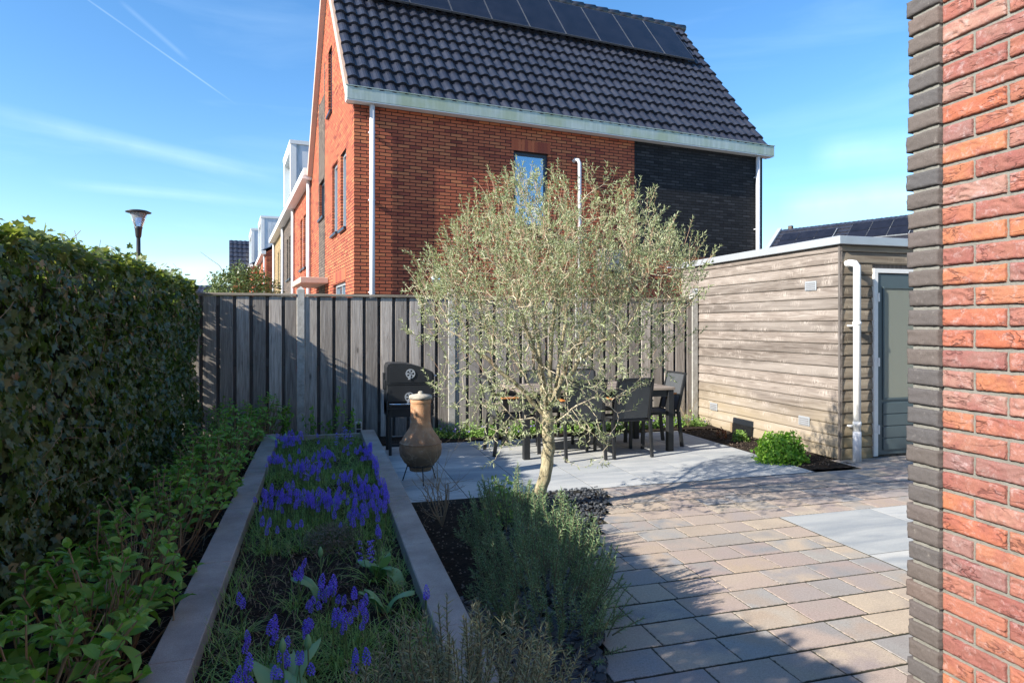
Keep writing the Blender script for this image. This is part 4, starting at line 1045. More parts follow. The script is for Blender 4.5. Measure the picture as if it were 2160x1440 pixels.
# ================================================================ PLANT BUILDERS
def hydrangea(loc, height, spread, nst, label, seed, size=1.0):
    random.seed(seed); t = thing('hydrangea', label, 'shrub', loc, 0, 'young hydrangeas along the hedge')
    st, lf = MB(), MB()
    for k in range(nst):
        a = random.uniform(0, 2*PI); r = random.random()**.6*spread; tipz = height*random.uniform(.45, 1.0)*(1 - .25*(r/spread)**2)
        b = Vector((r*.4*math.cos(a), r*.4*math.sin(a), 0)); e = Vector((r*math.cos(a), r*math.sin(a), tipz)); mid = (b + e)/2 + Vector((random.gauss(0, .03), random.gauss(0, .03), .03))
        st.tube([b, mid, e], [.0045, .0035, .003], 5, False)
        d = (e - mid).normalized(); rot = random.uniform(0, PI)
        tiers = random.choice([2, 3, 3, 4])
        for q in range(tiers):
            pp = e - d*(.03*(q)); el = .95 - q*.42
            for s in range(2):
                aa = rot + q*PI/2 + s*PI; o = Vector((math.cos(aa), math.sin(aa), 0)); dd = (o*1.0 + d*el + rv(.12)).normalized(); nn = (d*1.2 - o*.5*el + rv(.1))
                L = (.04 + .022*q)*random.uniform(.8, 1.25)*size; leaf(lf, pp, dd, nn, L, L*.62, 'ovate', .08)
        if random.random() < .5:
            pp = b.lerp(e, .55)
            for s in range(2):
                aa = rot + s*PI + .5; o = Vector((math.cos(aa), math.sin(aa), .3)); L = .05*size; leaf(lf, pp, o, Vector((0, 0, 1)) + rv(.2), L, L*.6, 'ovate', .1)
    for k in range(nst//2):
        a = random.uniform(0, 2*PI); r = random.uniform(.3, 1.1)*spread; st.tube([(0, 0, 0), (r*.5*math.cos(a), r*.5*math.sin(a), height*.4), (r*math.cos(a), r*math.sin(a), height*random.uniform(.5, .8))], [.004, .003, .002], 4, False)
    st.build('stems', M['stem'], t); lf.build('leaves', M['hyd_leaf'], t)
    return t
hyd = [(-.86, 1.9, .50, .28, 34, 'bright green hydrangea nearest the camera at the hedge foot'),
       (-.84, 2.35, .50, .27, 34, 'hydrangea with broad fresh leaves, second from the camera along the hedge'),
       (-.82, 2.9, .52, .27, 36, 'hydrangea beside the kerb, third from the camera'),
       (-.86, 3.5, .52, .28, 40, 'hydrangea at the hedge foot, fourth from the camera'),
       (-.85, 4.15, .54, .28, 40, 'hydrangea at the middle of the hedge foot'),
       (-.83, 4.85, .56, .28, 42, 'dense hydrangea just past the middle of the kerb'),
       (-.85, 5.6, .58, .29, 44, 'dense hydrangea third from the fence'),
       (-.84, 6.35, .60, .30, 46, 'dense hydrangea second from the fence, beside the kerb'),
       (-.84, 7.1, .62, .30, 46, 'dense tall hydrangea nearest the fence'),
       (-.62, 7.72, .62, .26, 34, 'hydrangea between the kerb end and the fence')]
for i, (x, y, hh, sp, n, lab) in enumerate(hyd): hydrangea((x, y, .03), hh, sp*1.12, int(n*1.0), lab, 100 + i, 1.1 if y < 3.0 else .85)

def rosemary(loc, stems, label, mat, seed, needle=.026, woody=.12):
    """stems: list of (base vec, tip vec)"""
    random.seed(seed); t = thing('rosemary_bush', label, 'shrub', loc, 0, 'rosemary bushes beside the path'); st, lf = MB(), MB()
    for b, e in stems:
        L = (e - b).length; side = Vector((random.gauss(0, .06), random.gauss(0, .06), 0)); pts = []
        for q in range(6):
            f = q/5; pts.append(b.lerp(e, f) + side*math.sin(f*PI)*L)
        st.tube(pts, [.0035 - .0022*q/5 for q in range(6)], 4, False)
        n = int(L*(1 - woody)/.0034)
        for k in range(n):
            f = woody + (1 - woody)*k/n; x = f*5; i = min(4, int(x)); p = pts[i].lerp(pts[i + 1], x - i); d = (pts[i + 1] - pts[i]).normalized()
            o = d.orthogonal(); o.rotate(Quaternion(d, k*2.4 + random.uniform(0, .5))); near_tip = (f > .93)
            l_ = 0; dd = o*(.9 if not near_tip else .35) + d*random.uniform(.5, 1.0); l = needle*random.uniform(.7, 1.2)*(1 - .35*(f > .9))
            leaf(lf, p, dd, d if k % 2 else o.cross(d), l, .0046, 'needle', .06)
    st.build('stems', plain('rosemary_stem', (.13, .12, .07), .8, 0, .2, 30, 0), t); lf.build('needles', mat, t); return t
def dome_stems(n, rx, ry, h, seed, lo=.35, lean=0):
    random.seed(seed); out = []
    while len(out) < n:
        a = random.uniform(0, 2*PI); r = math.sqrt(random.random()); x, y = r*math.cos(a), r*math.sin(a)
        top = h*(1 - .55*r**2.2)*random.uniform(.72, 1.08)
        e = Vector((x*rx, y*ry, top)); ln = random.uniform(.14, .26)
        b = e - Vector((x*.5*ln + random.gauss(0, .015), y*.5*ln, ln)); b.z = max(0, b.z)
        out.append((b, e))
        if random.random() < .6: # lower skirt
            e2 = Vector((x*rx*1.12, y*ry*1.12, top*random.uniform(.25, .7))); b2 = e2 - Vector((x*.14, y*.14, .1)); b2.z = max(0, b2.z); out.append((b2, e2))
    return out
rosemary((1.02, 2.90, 0), dome_stems(330, .36, .52, .58, 1), 'big dark green rosemary bush between the kerb and the path', M['rosemary_leaf'], 31)
rosemary((1.10, 3.74, 0), dome_stems(140, .34, .36, .54, 2), 'rosemary bush with sunlit tips in front of the olive trunk', M['rosemary_leaf'], 32)
rosemary((.36, 1.66, .13), dome_stems(300, .42, .40, .50, 3), 'greyish rosemary sprawling over the kerb in the near corner of the bed', M['rosemary_dry'], 33, .027)

def twig_shrub(loc, h, label, seed, n=9, name='bare_shrub', mat=None, spread=.5, sub=5, rad=.0045):
    random.seed(seed); t = thing(name, label, 'shrub', loc); mb = MB()
    def grow(p, d, L, r, lev):
        pts = [p.copy()]; rr = [r]; m = 5
        for q in range(m):
            d = (d + rv(.13) + Vector((0, 0, .05))).normalized(); p = p + d*(L/m); pts.append(p.copy()); rr.append(r*(1 - .6*(q + 1)/m))
        mb.tube(pts, rr, 5, False)
        if lev < 3:
            for s in range(random.randint(2, sub) if lev else sub):
                i = random.randint(1, m); dd = (d + rv(.5)).normalized(); grow(pts[i], dd, L*random.uniform(.4, .7), rr[i]*.75, lev + 1)
    for k in range(n):
        a = 2*PI*k/n; grow(Vector((0, 0, 0)), Vector((math.cos(a)*spread, math.sin(a)*spread, 1)).normalized(), h*.6, rad, 1)
    mb.build('twigs', mat or M['stem'], t); return t
twig_shrub((.80, 4.45, 0), .50, 'leafless twiggy shrub between the kerb and the rosemary', 5, 8, sub=4, rad=.006)
twig_shrub((4.72, 7.75, 0), .55, 'pale dry twiggy plant at the corner of fence and shed', 6, 9, 'dry_plant', M['dry'], .25, 3, .003)
twig_shrub((.93, 5.35, 0), .62, 'thin arching bare stems in front of the chiminea', 8, 3, 'dry_plant', M['dry'], .22, 2, .0025)

def leafy_mound(name, loc, rx, ry, h, n, L, mat, label, cat, seed, shape='ovate', stem=True, group=None, gaps=.3):
    random.seed(seed); t = thing(name, label, cat, loc, 0, group); lf, st = MB(), MB()
    for k in range(n):
        a = random.uniform(0, 2*PI); v = random.random(); u = math.acos(v); rr = random.uniform(.72, 1.03)
        p = Vector((rx*math.sin(u)*math.cos(a), ry*math.sin(u)*math.sin(a), h*math.cos(u)))*rr
        p *= 1 + gaps*noise.noise(p*(3/max(rx, .1)) + Vector((seed, 0, 0)))
        p.z = abs(p.z)
        nrm = Vector((p.x/rx**2, p.y/ry**2, p.z/h**2 + .3)).normalized() + rv(.4); d = rv(1) + Vector((0, 0, .1)); l = L*random.uniform(.6, 1.2)
        leaf(lf, p, d, nrm, l, l*(.7 if shape != 'needle' else .12), shape, .05)
        if stem and k % 12 == 0: st.tube([(p.x*.15, p.y*.15, 0), (p.x*.6, p.y*.6, p.z*.7), p], .0018, 4, False)
    if stem: st.build('stems', M['stem_green'], t)
    lf.build('leaves', mat, t); return t
leafy_mound('green_bush', (4.47, 5.60, 0), .27, .22, .29, 2300, .034, M['lime_leaf'], 'bright lime green leafy mound at the patio corner by the shed', 'bush', 51, 'disc')
leafy_mound('small_plant', (4.80, 6.72, 0), .10, .09, .13, 260, .028, M['vinca_leaf'], 'small variegated plant in the soil strip beside the shed', 'plant', 52)
leafy_mound('small_plant', (4.70, 6.95, 0), .07, .06, .12, 140, .028, leafmat('reddish_leaf', [(.18, .06, .04), (.3, .14, .08)], .5, .2), 'tiny reddish plant beside the variegated one near the shed', 'plant', 53)
leafy_mound('grey_tuft', (.06, 3.85, .12), .17, .15, .13, 2600, .03, M['grey_tuft'], 'greyish brown dry tuft in the middle of the flower bed', 'plant', 54, 'needle')
leafy_mound('green_bush', (1.22, 4.42, 0), .16, .14, .30, 420, .035, M['vinca_leaf'], 'light green seedling clump at the foot of the olive trunk', 'bush', 55, 'lance')

def round_tree():
    random.seed(61); c = W((512 - 1080)/F*13.5, 13.5)
    t = thing('round_tree', 'rounded evergreen tree showing over the fence before the terraced houses', 'tree', c)
    MB().tube([(0, 0, 0), (.02, 0, .9), (0, .02, 1.6)], [.07, .06, .05], 10).build('trunk', M['bark'], t, True)
    lf = MB()
    for k in range(5200):
        a = random.uniform(0, 2*PI); v = random.uniform(-1, 1); u = math.acos(v); r = random.uniform(.6, 1.05)
        p = Vector((.70*math.sin(u)*math.cos(a), .70*math.sin(u)*math.sin(a), .62*math.cos(u)))*r; p *= 1 + .22*noise.noise(p*3.2)
        nrm = p.normalized() + rv(.5); d = rv(1); l = random.uniform(.05, .085); leaf(lf, p + Vector((0, 0, 2.0)), d, nrm, l, l*.5, 'lance')
    lf.build('crown', M['bush_leaf'], t)
    MB().tube([(-.3, 0, 2.35), (-.45, 0, 2.6), (-.62, 0, 2.72), (-.8, 0, 2.86)], [.008, .006, .005, .003], 5).build('long_shoot', M['stem'], t)
round_tree()

# ================================================================ FLOWER BED
def muscari_meshes():
    out = []
    for s in range(5):
        random.seed(200 + s); mb = MB(); H_ = .034 + .005*s; st = .0
        n = int(34 + 4*s)
        for k in range(n):
            f = k/n; z = f*H_; r = .0082*math.sin(PI*min(1, .18 + f*.86))**.8 + .0015; a = k*2.4
            c = Vector((r*math.cos(a), r*math.sin(a), z)); b = .0042*(1 - .4*f)
            o = Vector((math.cos(a), math.sin(a), -.35)).normalized(); u = o.orthogonal().normalized(); w = o.cross(u)
            vs = [c - o*b*.8, c + u*b*.8, c + w*b*.8, c - u*b*.8, c - w*b*.8, c + o*b*1.1]
            mb.add(vs, [(0, 2, 1), (0, 3, 2), (0, 4, 3), (0, 1, 4), (5, 1, 2), (5, 2, 3), (5, 3, 4), (5, 4, 1)])
        out.append(mb.mesh('flower_spike', M['muscari']))
    return out
MUS = muscari_meshes()
stem_mesh = MB().tube([(0, 0, -.13), (.003, 0, -.05), (0, 0, .01)], [.0022, .002, .0018], 5).mesh('flower_stem', M['stem_green'])
def muscari(px, py, n, spx, label, seed, dens=26, dy=None):
    random.seed(seed); c = P(px, py, .30)
    n = int(n*(1.9 if py < 1090 else 1.15)); t = thing('grape_hyacinth', label, 'flowers', (c.x, c.y, .125), 0, 'grape hyacinth clumps in the raised bed')
    Z = F*(H - .3)/(py - 685); sp = spx*Z/F
    lf = MB()
    spy = dy if dy else sp*.8
    for k in range(n):
        x, y = random.gauss(0, sp*.5), random.gauss(0, spy*.5); 
        x = min(max(x, -.40 - c.x), .41 - c.x); hh = random.gauss(.15, .024) if py < 1090 else random.uniform(.11, .18)
        o = put('flower_spike', random.choice(MUS), t, (x, y, hh), (random.gauss(0, .12), random.gauss(0, .12), random.uniform(0, 6)), random.uniform(.8, 1.2)*(.98 if py < 1090 else 1.05))
        put('flower_stem', stem_mesh, o)
    for k in range(int(dens + n*5)):
        x, y = random.gauss(0, sp*.6), random.gauss(0, spy*.6); x = min(max(x, -.41 - c.x), .42 - c.x); a = random.uniform(0, 2*PI)
        blade(lf, Vector((x, y, 0)), Vector((math.cos(a)*.5, math.sin(a)*.5, 1)), random.uniform(.10, .19), .0042, random.uniform(.7, 2.2), 4)
    lf.build('leaves', M['muscari_leaf'], t)
mus = [(612, 925, 26, 42, 'dense clump nearest the fence on the kerb side of the hedge'), (588, 968, 14, 30, 'clump against the hedge-side kerb, second row from the fence'),
       (640, 985, 13, 30, 'loose clump left of the bed centre behind the middle row'), (690, 958, 15, 26, 'compact clump in the centre toward the fence'), (665, 988, 10, 26, 'small clump just in front of the compact centre one'),
       (778, 950, 26, 34, 'dense clump by the patio-side kerb near the fence'), (806, 978, 12, 22, 'clump spilling to the patio kerb behind the chiminea side'),
       (604, 1044, 16, 30, 'clump at the left end of the middle row'), (566, 1048, 9, 24, 'clump hugging the hedge-side kerb in the middle row'), (660, 1050, 20, 30, 'full clump in the centre of the middle row'), (704, 1046, 14, 24, 'clump right of centre in the middle row'),
       (772, 1030, 20, 30, 'tall dense clump by the patio kerb in the middle row'), (812, 1030, 11, 18, 'clump leaning on the patio kerb in the middle row'), (752, 1074, 14, 28, 'clump in front of the tall one by the patio kerb'), (796, 1056, 10, 22, 'clump beside the patio kerb in front of the middle row'),
       (730, 1010, 8, 26, 'sparse clump between the centre and the patio side'),
       (562, 1102, 4, 18, 'four lone spikes by the hedge-side kerb'), (628, 1096, 3, 22, 'three spikes in the grass left of the grey tuft'), (800, 1120, 3, 12, 'few spikes right of the grey tuft'),
       (625, 1200, 4, 26, 'few spikes in the bare patch left of the tulip leaves'), (512, 1255, 2, 8, 'pair of spikes by the near hedge-side kerb'), (700, 1240, 9, 24, 'purple clump beside the broad tulip leaves'), (660, 1262, 4, 20, 'small clump left of the clump beside the tulip leaves'),
       (752, 1262, 5, 20, 'clump below the right tulip leaves'), (720, 1302, 7, 22, 'near clump in the middle of the bed'), (650, 1312, 5, 20, 'near clump left of the bed middle'), (765, 1292, 3, 10, 'tall spikes right of the near middle clump'),
       (572, 1325, 5, 16, 'near clump at left with tall cones'), (602, 1368, 4, 16, 'near clump beside the tulip buds'), (516, 1340, 3, 14, 'three near spikes by the hedge-side kerb'), (512, 1412, 6, 18, 'nearest clump at the bottom left of the bed'),
       (652, 1385, 3, 20, 'few spikes beside the tulip buds at right'), (750, 1385, 3, 14, 'few low spikes by the near rosemary'), (600, 1430, 3, 20, 'spikes at the bottom edge amid the tulip leaves'), (895, 1262, 2, 8, 'two spikes beside the patio kerb near the rosemary')]
for i, (px, py, n, sp, lab) in enumerate(mus): muscari(px, py, n, sp, 'violet grape hyacinths, ' + lab, 300 + i, dy=None if py > 1090 else .19)

def bluebell(px, py, label, seed, n=5, zt=.42):
    random.seed(seed); c = P(px, py, zt); t = thing('bluebell', label, 'flowers', (c.x, c.y, .12), 0, 'bluebells in the raised bed'); st, fl, lf = MB(), MB(), MB(); hh = zt - .12
    for k in range(n):
        b = Vector((random.gauss(0, .02), random.gauss(0, .02), 0)); e = b + Vector((random.gauss(0, .03), random.gauss(0, .02), hh*random.uniform(.85, 1.1))); st.tube([b, (b + e)/2, e], .002, 5, False)
        for q in range(9):
            p = e - Vector((0, 0, .012*q)) + rv(.008); a = q*2.4
            for j in range(4):
                aa = a + j*PI/2; leaf(fl, p, Vector((math.cos(aa), math.sin(aa), -.6)), Vector((0, 0, 1)), .014, .007, 'lance')
    for k in range(16):
        a = random.uniform(0, 2*PI); blade(lf, rv(.015)*Vector((1, 1, 0)).length*.5, Vector((math.cos(a)*.6, math.sin(a)*.6, 1)), random.uniform(.15, .24), .009, 1.2, 4)
    st.build('stems', M['stem_green'], t); fl.build('bells', M['bluebell'], t); lf.build('leaves', M['muscari_leaf'], t)
bluebell(727, 905, 'tall lilac bluebells at the fence end of the bed', 401, 7, .44); bluebell(790, 1135, 'short violet bluebell beside the tulip leaves', 402, 3, .34); bluebell(663, 985, 'slender bluebells among the far grape hyacinths', 403, 2, .4)

def tulip(px, py, label, seed, nl=4, L=.2, bud=True, ang=None):
    L *= 1.05
    random.seed(seed); c = P(px, py, .13); t = thing('tulip', label, 'flowers', (c.x, c.y, .12), 0, 'tulips in leaf in the raised bed'); lf = MB()
    for k in range(nl):
        a = (ang if ang is not None else random.uniform(0, 6)) + k*2*PI/nl + random.gauss(0, .3); d0 = Vector((math.cos(a), math.sin(a), 0)); up = random.uniform(1.2, 4.0)
        vs = []; m = 8; p = Vector((0, 0, 0)); d = (d0*.5 + Vector((0, 0, up))).normalized(); s = Vector((-d0.y, d0.x, 0)); l = L*random.uniform(.75, 1.1); wmax = .030*random.uniform(.8, 1.3)
        for q in range(m + 1):
            f = q/m; w = wmax*math.sin(PI*min(1, .12 + f*.88))**.7 if q < m else .0005; n = s.cross(d); wv = .006*math.sin(f*9 + seed)
            vs += [p - s*w + n*(.011 + wv), p - n*.002, p + s*w + n*(.011 - wv)]; d = (d + (d0*.5 + Vector((0, 0, -1)))*.15*random.uniform(.4, 1.5)).normalized(); p = p + d*l/m
        lf.add(vs, [(3*q + j, 3*q + j + 1, 3*q + j + 4, 3*q + j + 3) for q in range(m) for j in (0, 1)])
    lf.build('leaves', M['tulip_leaf'], t, True)
    if bud:
        MB().tube([(0, 0, 0), (.003, 0, .12), (0, 0, .2)], [.004, .0035, .003], 7).build('stem', M['stem_green'], t, True)
        MB().lathe([(.002, 0), (.009, .008), (.012, .02), (.010, .034), (.003, .05)], (0, 0, .198), 10).build('bud', M['tulip_leaf'], t, True)
for i, (px, py, lab, nl, L, bud) in enumerate([(676, 1262, 'broad blue-green tulip leaf with slim upright bud in the bare patch', 3, .17, True), (800, 1215, 'tulip with several wide wavy leaves right of the bare patch', 5, .17, False),
        (812, 1290, 'tulip leaves lying toward the patio kerb', 4, .16, False), (596, 1500, 'big upright tulip leaves with closed bud at the bottom edge', 4, .24, True), (650, 1490, 'second upright tulip with closed bud at the bottom edge', 4, .23, True),
        (700, 1075, 'pale tulip leaves folded over among the far flowers', 3, .13, False), (595, 945, 'tulip leaves near the fence end of the bed', 3, .2, False), (850, 1235, 'low tulip leaf against the patio-side kerb', 2, .16, False)]): tulip(px, py, lab, 500 + i, nl, L, bud)

def stuff_grass():
    random.seed(77); mb = MB(); dry = MB()
    for k in range(15000):
        x = random.uniform(-.42, .42); y = random.uniform(.9, 7.45); nn = noise.noise(Vector((x*2.5, y*1.5, 4)))
        if 2.75 < y < 3.75 and abs(x + .02) < .3 and random.random() < .85: continue
        if nn < -.15 and random.random() < .6: continue
        a = random.uniform(0, 2*PI); z = .125
        blade(mb if random.random() < .9 else dry, Vector((x, y, z)), Vector((math.cos(a)*.5, math.sin(a)*.5, 1)), random.uniform(.06, .17), .0038, random.uniform(.4, 2.2), 3)
    tag(mb.build('grass', M['grass']), kind='stuff')
    for k in range(600):
        x = random.uniform(-.42, .35); y = random.uniform(2.6, 3.9); a = random.uniform(0, 2*PI)
        blade(dry, Vector((x, y, .125)), Vector((math.cos(a)*.5, math.sin(a)*.5, 1)), random.uniform(.04, .13), .0028, random.uniform(.2, 2), 3)
    for k in range(2200):
        x = random.uniform(-1.2, -.6); y = random.uniform(1.5, 8.0); a = random.uniform(0, 2*PI)
        blade(dry, Vector((x, y, .03)), Vector((math.cos(a), math.sin(a), .7)), random.uniform(.08, .22), .003, random.uniform(.2, 1.6), 3)
    tag(dry.build('dry_grass', M['dry']), kind='stuff')
    # weeds in front of the fence
    lf = MB(); fl = MB()
    for k in range(5200):
        x = random.uniform(1.2, 5.05); y = random.uniform(7.74, 8.06); z = abs(random.gauss(0, .055)) + .02 + .04*noise.noise(Vector((x*3, y*3, 0)))
        if y < 7.8: z *= .6
        l = random.uniform(.022, .042); leaf(lf, Vector((x, y, z)), rv(1), Vector((0, -.3, 1)) + rv(.5), l, l*.6, 'lance')
    for k in range(70):
        x = random.uniform(1.4, 5.0); y = random.uniform(7.74, 7.95); p = Vector((x, y, random.uniform(.06, .13)))
        for j in range(5):
            a = j*2*PI/5; leaf(fl, p, Vector((math.cos(a), -.3, math.sin(a))), Vector((0, -1, .3)), .013, .011, 'disc')
    tag(lf.build('periwinkle_groundcover', M['vinca_leaf']), kind='stuff'); tag(fl.build('periwinkle_flowers', M['vinca_flower']), kind='stuff')
    # slate chips
    mb = MB(); random.seed(9)
    n = 0
    while n < 5200:
        y = random.uniform(1.2, 5.08); xe = edge_x(y); x = random.uniform(.6, xe)
        if y > 3.2 and x < .6 + (xe - .6)*.45: continue
        if y < 3.2 and x < .95 - (y - 2)*.1 and random.random() < .5: continue
        n += 1; s = random.uniform(.012, .034)*(.8 if y > 3.5 else 1); k = random.randint(5, 7); z = random.uniform(.0, .022); tlt = rv(.28); up = Vector((tlt.x, tlt.y, 1)).normalized(); u = up.orthogonal().normalized(); w = up.cross(u); r0 = random.uniform(0, 6)
        ax = random.uniform(.55, .9); ring = []; th = random.uniform(.004, .008); c = Vector((x, y, z))
        for q in range(k):
            a = r0 + 2*PI*q/k + random.uniform(-.25, .25); rr = s*random.uniform(.75, 1.1); ring.append(u*math.cos(a)*rr + w*math.sin(a)*rr*ax)
        vs = [c + v for v in ring] + [c + v*.88 + up*th for v in ring]
        mb.add(vs, [tuple(range(k, 2*k))] + [(q, (q + 1) % k, k + (q + 1) % k, k + q) for q in range(k)])
    tag(mb.build('slate_chips', M['slate']), kind='stuff')
    # small litter / pebbles
    mb = MB()
    for k in range(1400):
        x, y = random.choice([(random.uniform(4.5, 5.05), random.uniform(5.3, 7.7)), (random.uniform(-.42, .42), random.uniform(2.4, 4.2)), (random.uniform(.6, 1.3), random.uniform(3.2, 5.05))])
        z = .13 if x < .5 else .005; s = random.uniform(.003, .009)
        mb.add([(x - s, y, z), (x, y - s, z), (x + s, y, z), (x, y + s, z), (x, y, z + s)], [(0, 1, 4), (1, 2, 4), (2, 3, 4), (3, 0, 4)])
    tag(mb.build('soil_crumbs', plain('soil_crumb', (.16, .12, .09), .9, 0, .5, 40)), kind='stuff')
stuff_grass()

def tall_weeds():
    for i, (px, b, hgt, lab) in enumerate([(705, 7.72, .66, 'tall thin green seedling with fresh leaves before the fence left of the barbecue'), (655, 7.66, .42, 'leafy weed in front of the fence post'), (735, 7.66, .50, 'slim weed with pale leaves near the socket box'), (600, 7.75, .5, 'bushy green weed left of the fence post'), (520, 7.8, .55, 'green shrub shoot between hedge and fence post'), (460, 7.8, .55, 'green shoots at the corner of hedge and fence')]):
        q = (px - 1080)/F; a = b*(q*CT + ST)/(CT - q*ST); random.seed(600 + i)
        t = thing('weed', lab, 'plant', (a, b, .02), 0, 'weeds before the fence'); st, lf = MB(), MB()
        for k in range(7 if i < 3 else 12):
            hh = hgt*(1 if k == 0 else random.uniform(.35, .85)); e = Vector((random.gauss(0, .07), random.gauss(0, .04), hh)); st.tube([(0, 0, 0), e*.5 + rv(.015), e], [.003, .0022, .0015], 4, False)
            for j in range(9):
                f = 1 - (j/9)**1.5*.7; p = e*f; l = random.uniform(.03, .065); leaf(lf, p, rv(1) + Vector((0, 0, .6)), Vector((0, 0, 1)) + rv(.5), l, l*.55, 'ovate', .05)
        st.build('stems', M['stem_green'], t); lf.build('leaves', M['hyd_leaf'] if i < 5 else M['vinca_leaf'], t)
tall_weeds()

# ================================================================ OLIVE TREE
def olive():
    random.seed(42); rs = np.random.RandomState(5)
    base = W(.2, 4.9); t = thing('olive_tree', 'small olive tree with pale crooked trunk and airy silvery green crown', 'tree', base, -TH)
    # local frame: x right of the view, y away, z up.   s = metres per photo px at the tree
    s = 4.9/F
    def L(px, py, y=0): return Vector(((px - 1137)*s, y, H - (py - 685)*s))
    nodes = []; par = []
    def chain(start, pts, sub=4):
        idx = start
        prev = nodes[start] if start is not None else None
        for p in pts:
            if prev is None: nodes.append(p); par.append(-1); idx = 0; prev = p; continue
            n = max(1, int((p - prev).length/.05))
            for k in range(1, n + 1):
                q = prev.lerp(p, k/n) + rv(.0035); nodes.append(q); par.append(idx); idx = len(nodes) - 1
            prev = p
        return idx
    trunk = chain(None, [L(1133, 1085, 0), L(1140, 1035, -.01), L(1153, 993, -.02), L(1158, 943, -.02), L(1156, 900, -.01), L(1155, 868, 0)])
    base_r = {}
    fork = trunk
    a1 = chain(fork - 1, [L(1130, 855, -.03), L(1108, 828, -.06), L(1093, 812, -.08), L(1060, 783, -.12), L(1020, 747, -.15), L(977, 710, -.2), L(940, 690, -.22)])
    a2 = chain(fork, [L(1146, 840, .02), L(1141, 790, .05), L(1138, 733, .05), L(1135, 700, .05), L(1120, 660, .08), L(1093, 620, .1), L(1070, 570, .1)])
    a3 = chain(fork, [L(1162, 837, 0), L(1160, 760, -.06), L(1163, 693, -.1), L(1170, 640, -.15), L(1165, 580, -.15), L(1160, 520, -.1)])
    a4 = chain(fork, [L(1172, 827, .05), L(1184, 767, .12), L(1194, 700, .18), L(1203, 653, .22), L(1230, 590, .25), L(1240, 520, .28)])
    a5 = chain(fork, [L(1180, 815, -.02), L(1203, 753, -.06), L(1243, 690, -.1), L(1256, 655, -.12), L(1300, 633, -.1), L(1343, 592, -.08), L(1390, 560, -.05)])
    a6 = chain(fork, [L(1165, 845, .1), L(1195, 800, .25), L(1215, 740, .4), L(1260, 690, .5), L(1290, 630, .55)])
    a7 = chain(fork - 2, [L(1140, 850, .12), L(1110, 800, .25), L(1070, 740, .4), L(1030, 680, .45), L(1010, 620, .45)])
    a8 = chain(fork, [L(1150, 830, -.12), L(1140, 770, -.3), L(1110, 700, -.42), L(1090, 640, -.5)])
    a9 = chain(fork, [L(1175, 830, -.12), L(1210, 760, -.3), L(1250, 720, -.42), L(1300, 690, -.5)])
    chain(a2 - 8, [L(1110, 745, .0), L(1060, 725, 0), L(1030, 690, -.02)]); chain(a1 - 6, [L(1040, 740, -.2), L(1030, 690, -.25), L(1015, 640, -.25)])
    chain(fork - 2, [L(1185, 880, -.05), L(1215, 850, -.1), L(1260, 830, -.12), L(1290, 860, -.14)]); chain(fork - 2, [L(1125, 880, -.05), L(1090, 880, -.1), L(1060, 850, -.12)])
    # crown attractors
    cx, cz = L(1168, 640).x, L(1168, 640).z; A = []; CY = -.22
    while len(A) < 5600:
        v = rs.normal(size=3); v /= np.linalg.norm(v); r = rs.rand()**(1/2.6)
        x, y, z = v*r
        zz = z*(.78 if z > 0 else .92)
        # silhouette: narrower at the bottom right, lobes at the top
        xx = x*.94*(1 - .14*max(0, -z))
        lob = .97 + .30*noise.noise(Vector((v[0]*1.9, v[1]*1.9, v[2]*1.9)) + Vector((3, 1, 4))) + .12*noise.noise(Vector((v[0]*5, v[1]*5, v[2]*5)))
        p = Vector((cx + xx*lob, CY + y*.85*lob, cz + zz*lob))
        if z < -.3 and rs.rand() < .55: continue
        if p.z < .48: continue
        # clumpy density
        if noise.noise(p*3.4 + Vector((7, 0, 0))) < -.10 and rs.rand() < .85: continue
        A.append(p)
    for (px, py, yy, rr_, n_) in ((905, 615, -.1, .11, 60), (925, 700, -.3, .12, 50), (1405, 520, -.1, .12, 90), (1365, 480, 0, .10, 50), (1440, 560, .1, .10, 50), (1315, 440, -.2, .10, 60), (1250, 420, -.1, .09, 60), (1100, 425, -.2, .12, 90), (1000, 500, -.1, .12, 70),
            (1390, 720, -.2, .13, 60), (1240, 890, -.35, .13, 28), (1255, 955, -.4, .08, 10), (1010, 850, -.3, .14, 28), (1060, 920, -.35, .10, 25), (960, 800, -.3, .12, 40), (1190, 400, .1, .08, 50), (1130, 440, .1, .1, 50)):
        for k in range(n_): A.append(L(px, py, yy) + rv(rr_*.55))
    D = .052; alive = [True]*len(A)
    for it in range(75):
        kd = kdtree.KDTree(len(nodes))
        for i, n in enumerate(nodes): kd.insert(n, i)
        kd.balance(); acc = {}
        for i, a in enumerate(A):
            if not alive[i]: continue
            co, j, d = kd.find(a)
            if d < .055: alive[i] = False; continue
            if d > 1.0: continue
            v = (a - co)/d
            if j in acc: acc[j] += v
            else: acc[j] = v.copy()
        if not acc: break
        added = 0
        for j, v in acc.items():
            if v.length < 1e-4: continue
            out = (nodes[j] - Vector((cx, CY*.6, cz - .75)))
            q = nodes[j] + (v.normalized()*1.0 + rv(.18) + out.normalized()*.25).normalized()*D
            nodes.append(q); par.append(j); added += 1
        if len(nodes) > 15000: break
    n = len(nodes); kids = [[] for _ in range(n)]
    for i, p in enumerate(par):
        if p >= 0: kids[p].append(i)
    rad = [0]*n; E = 2.35
    for i in range(n - 1, -1, -1):
        rad[i] = .0013 if not kids[i] else sum(rad[k]**E for k in kids[i])**(1/E)
        if len(kids[i]) == 1: rad[i] += .00006
    sc = .047/rad[0]
    def rr(i): f = rad[i]/rad[0]; return max(.0011, rad[i]*(1 + (sc - 1)*min(1, f*1.5))*(.8 if f < .3 else 1))
    # tubes along chains
    tr, br = MB(), MB(); done = set()
    starts = [(-1, 0)]; twigs = []
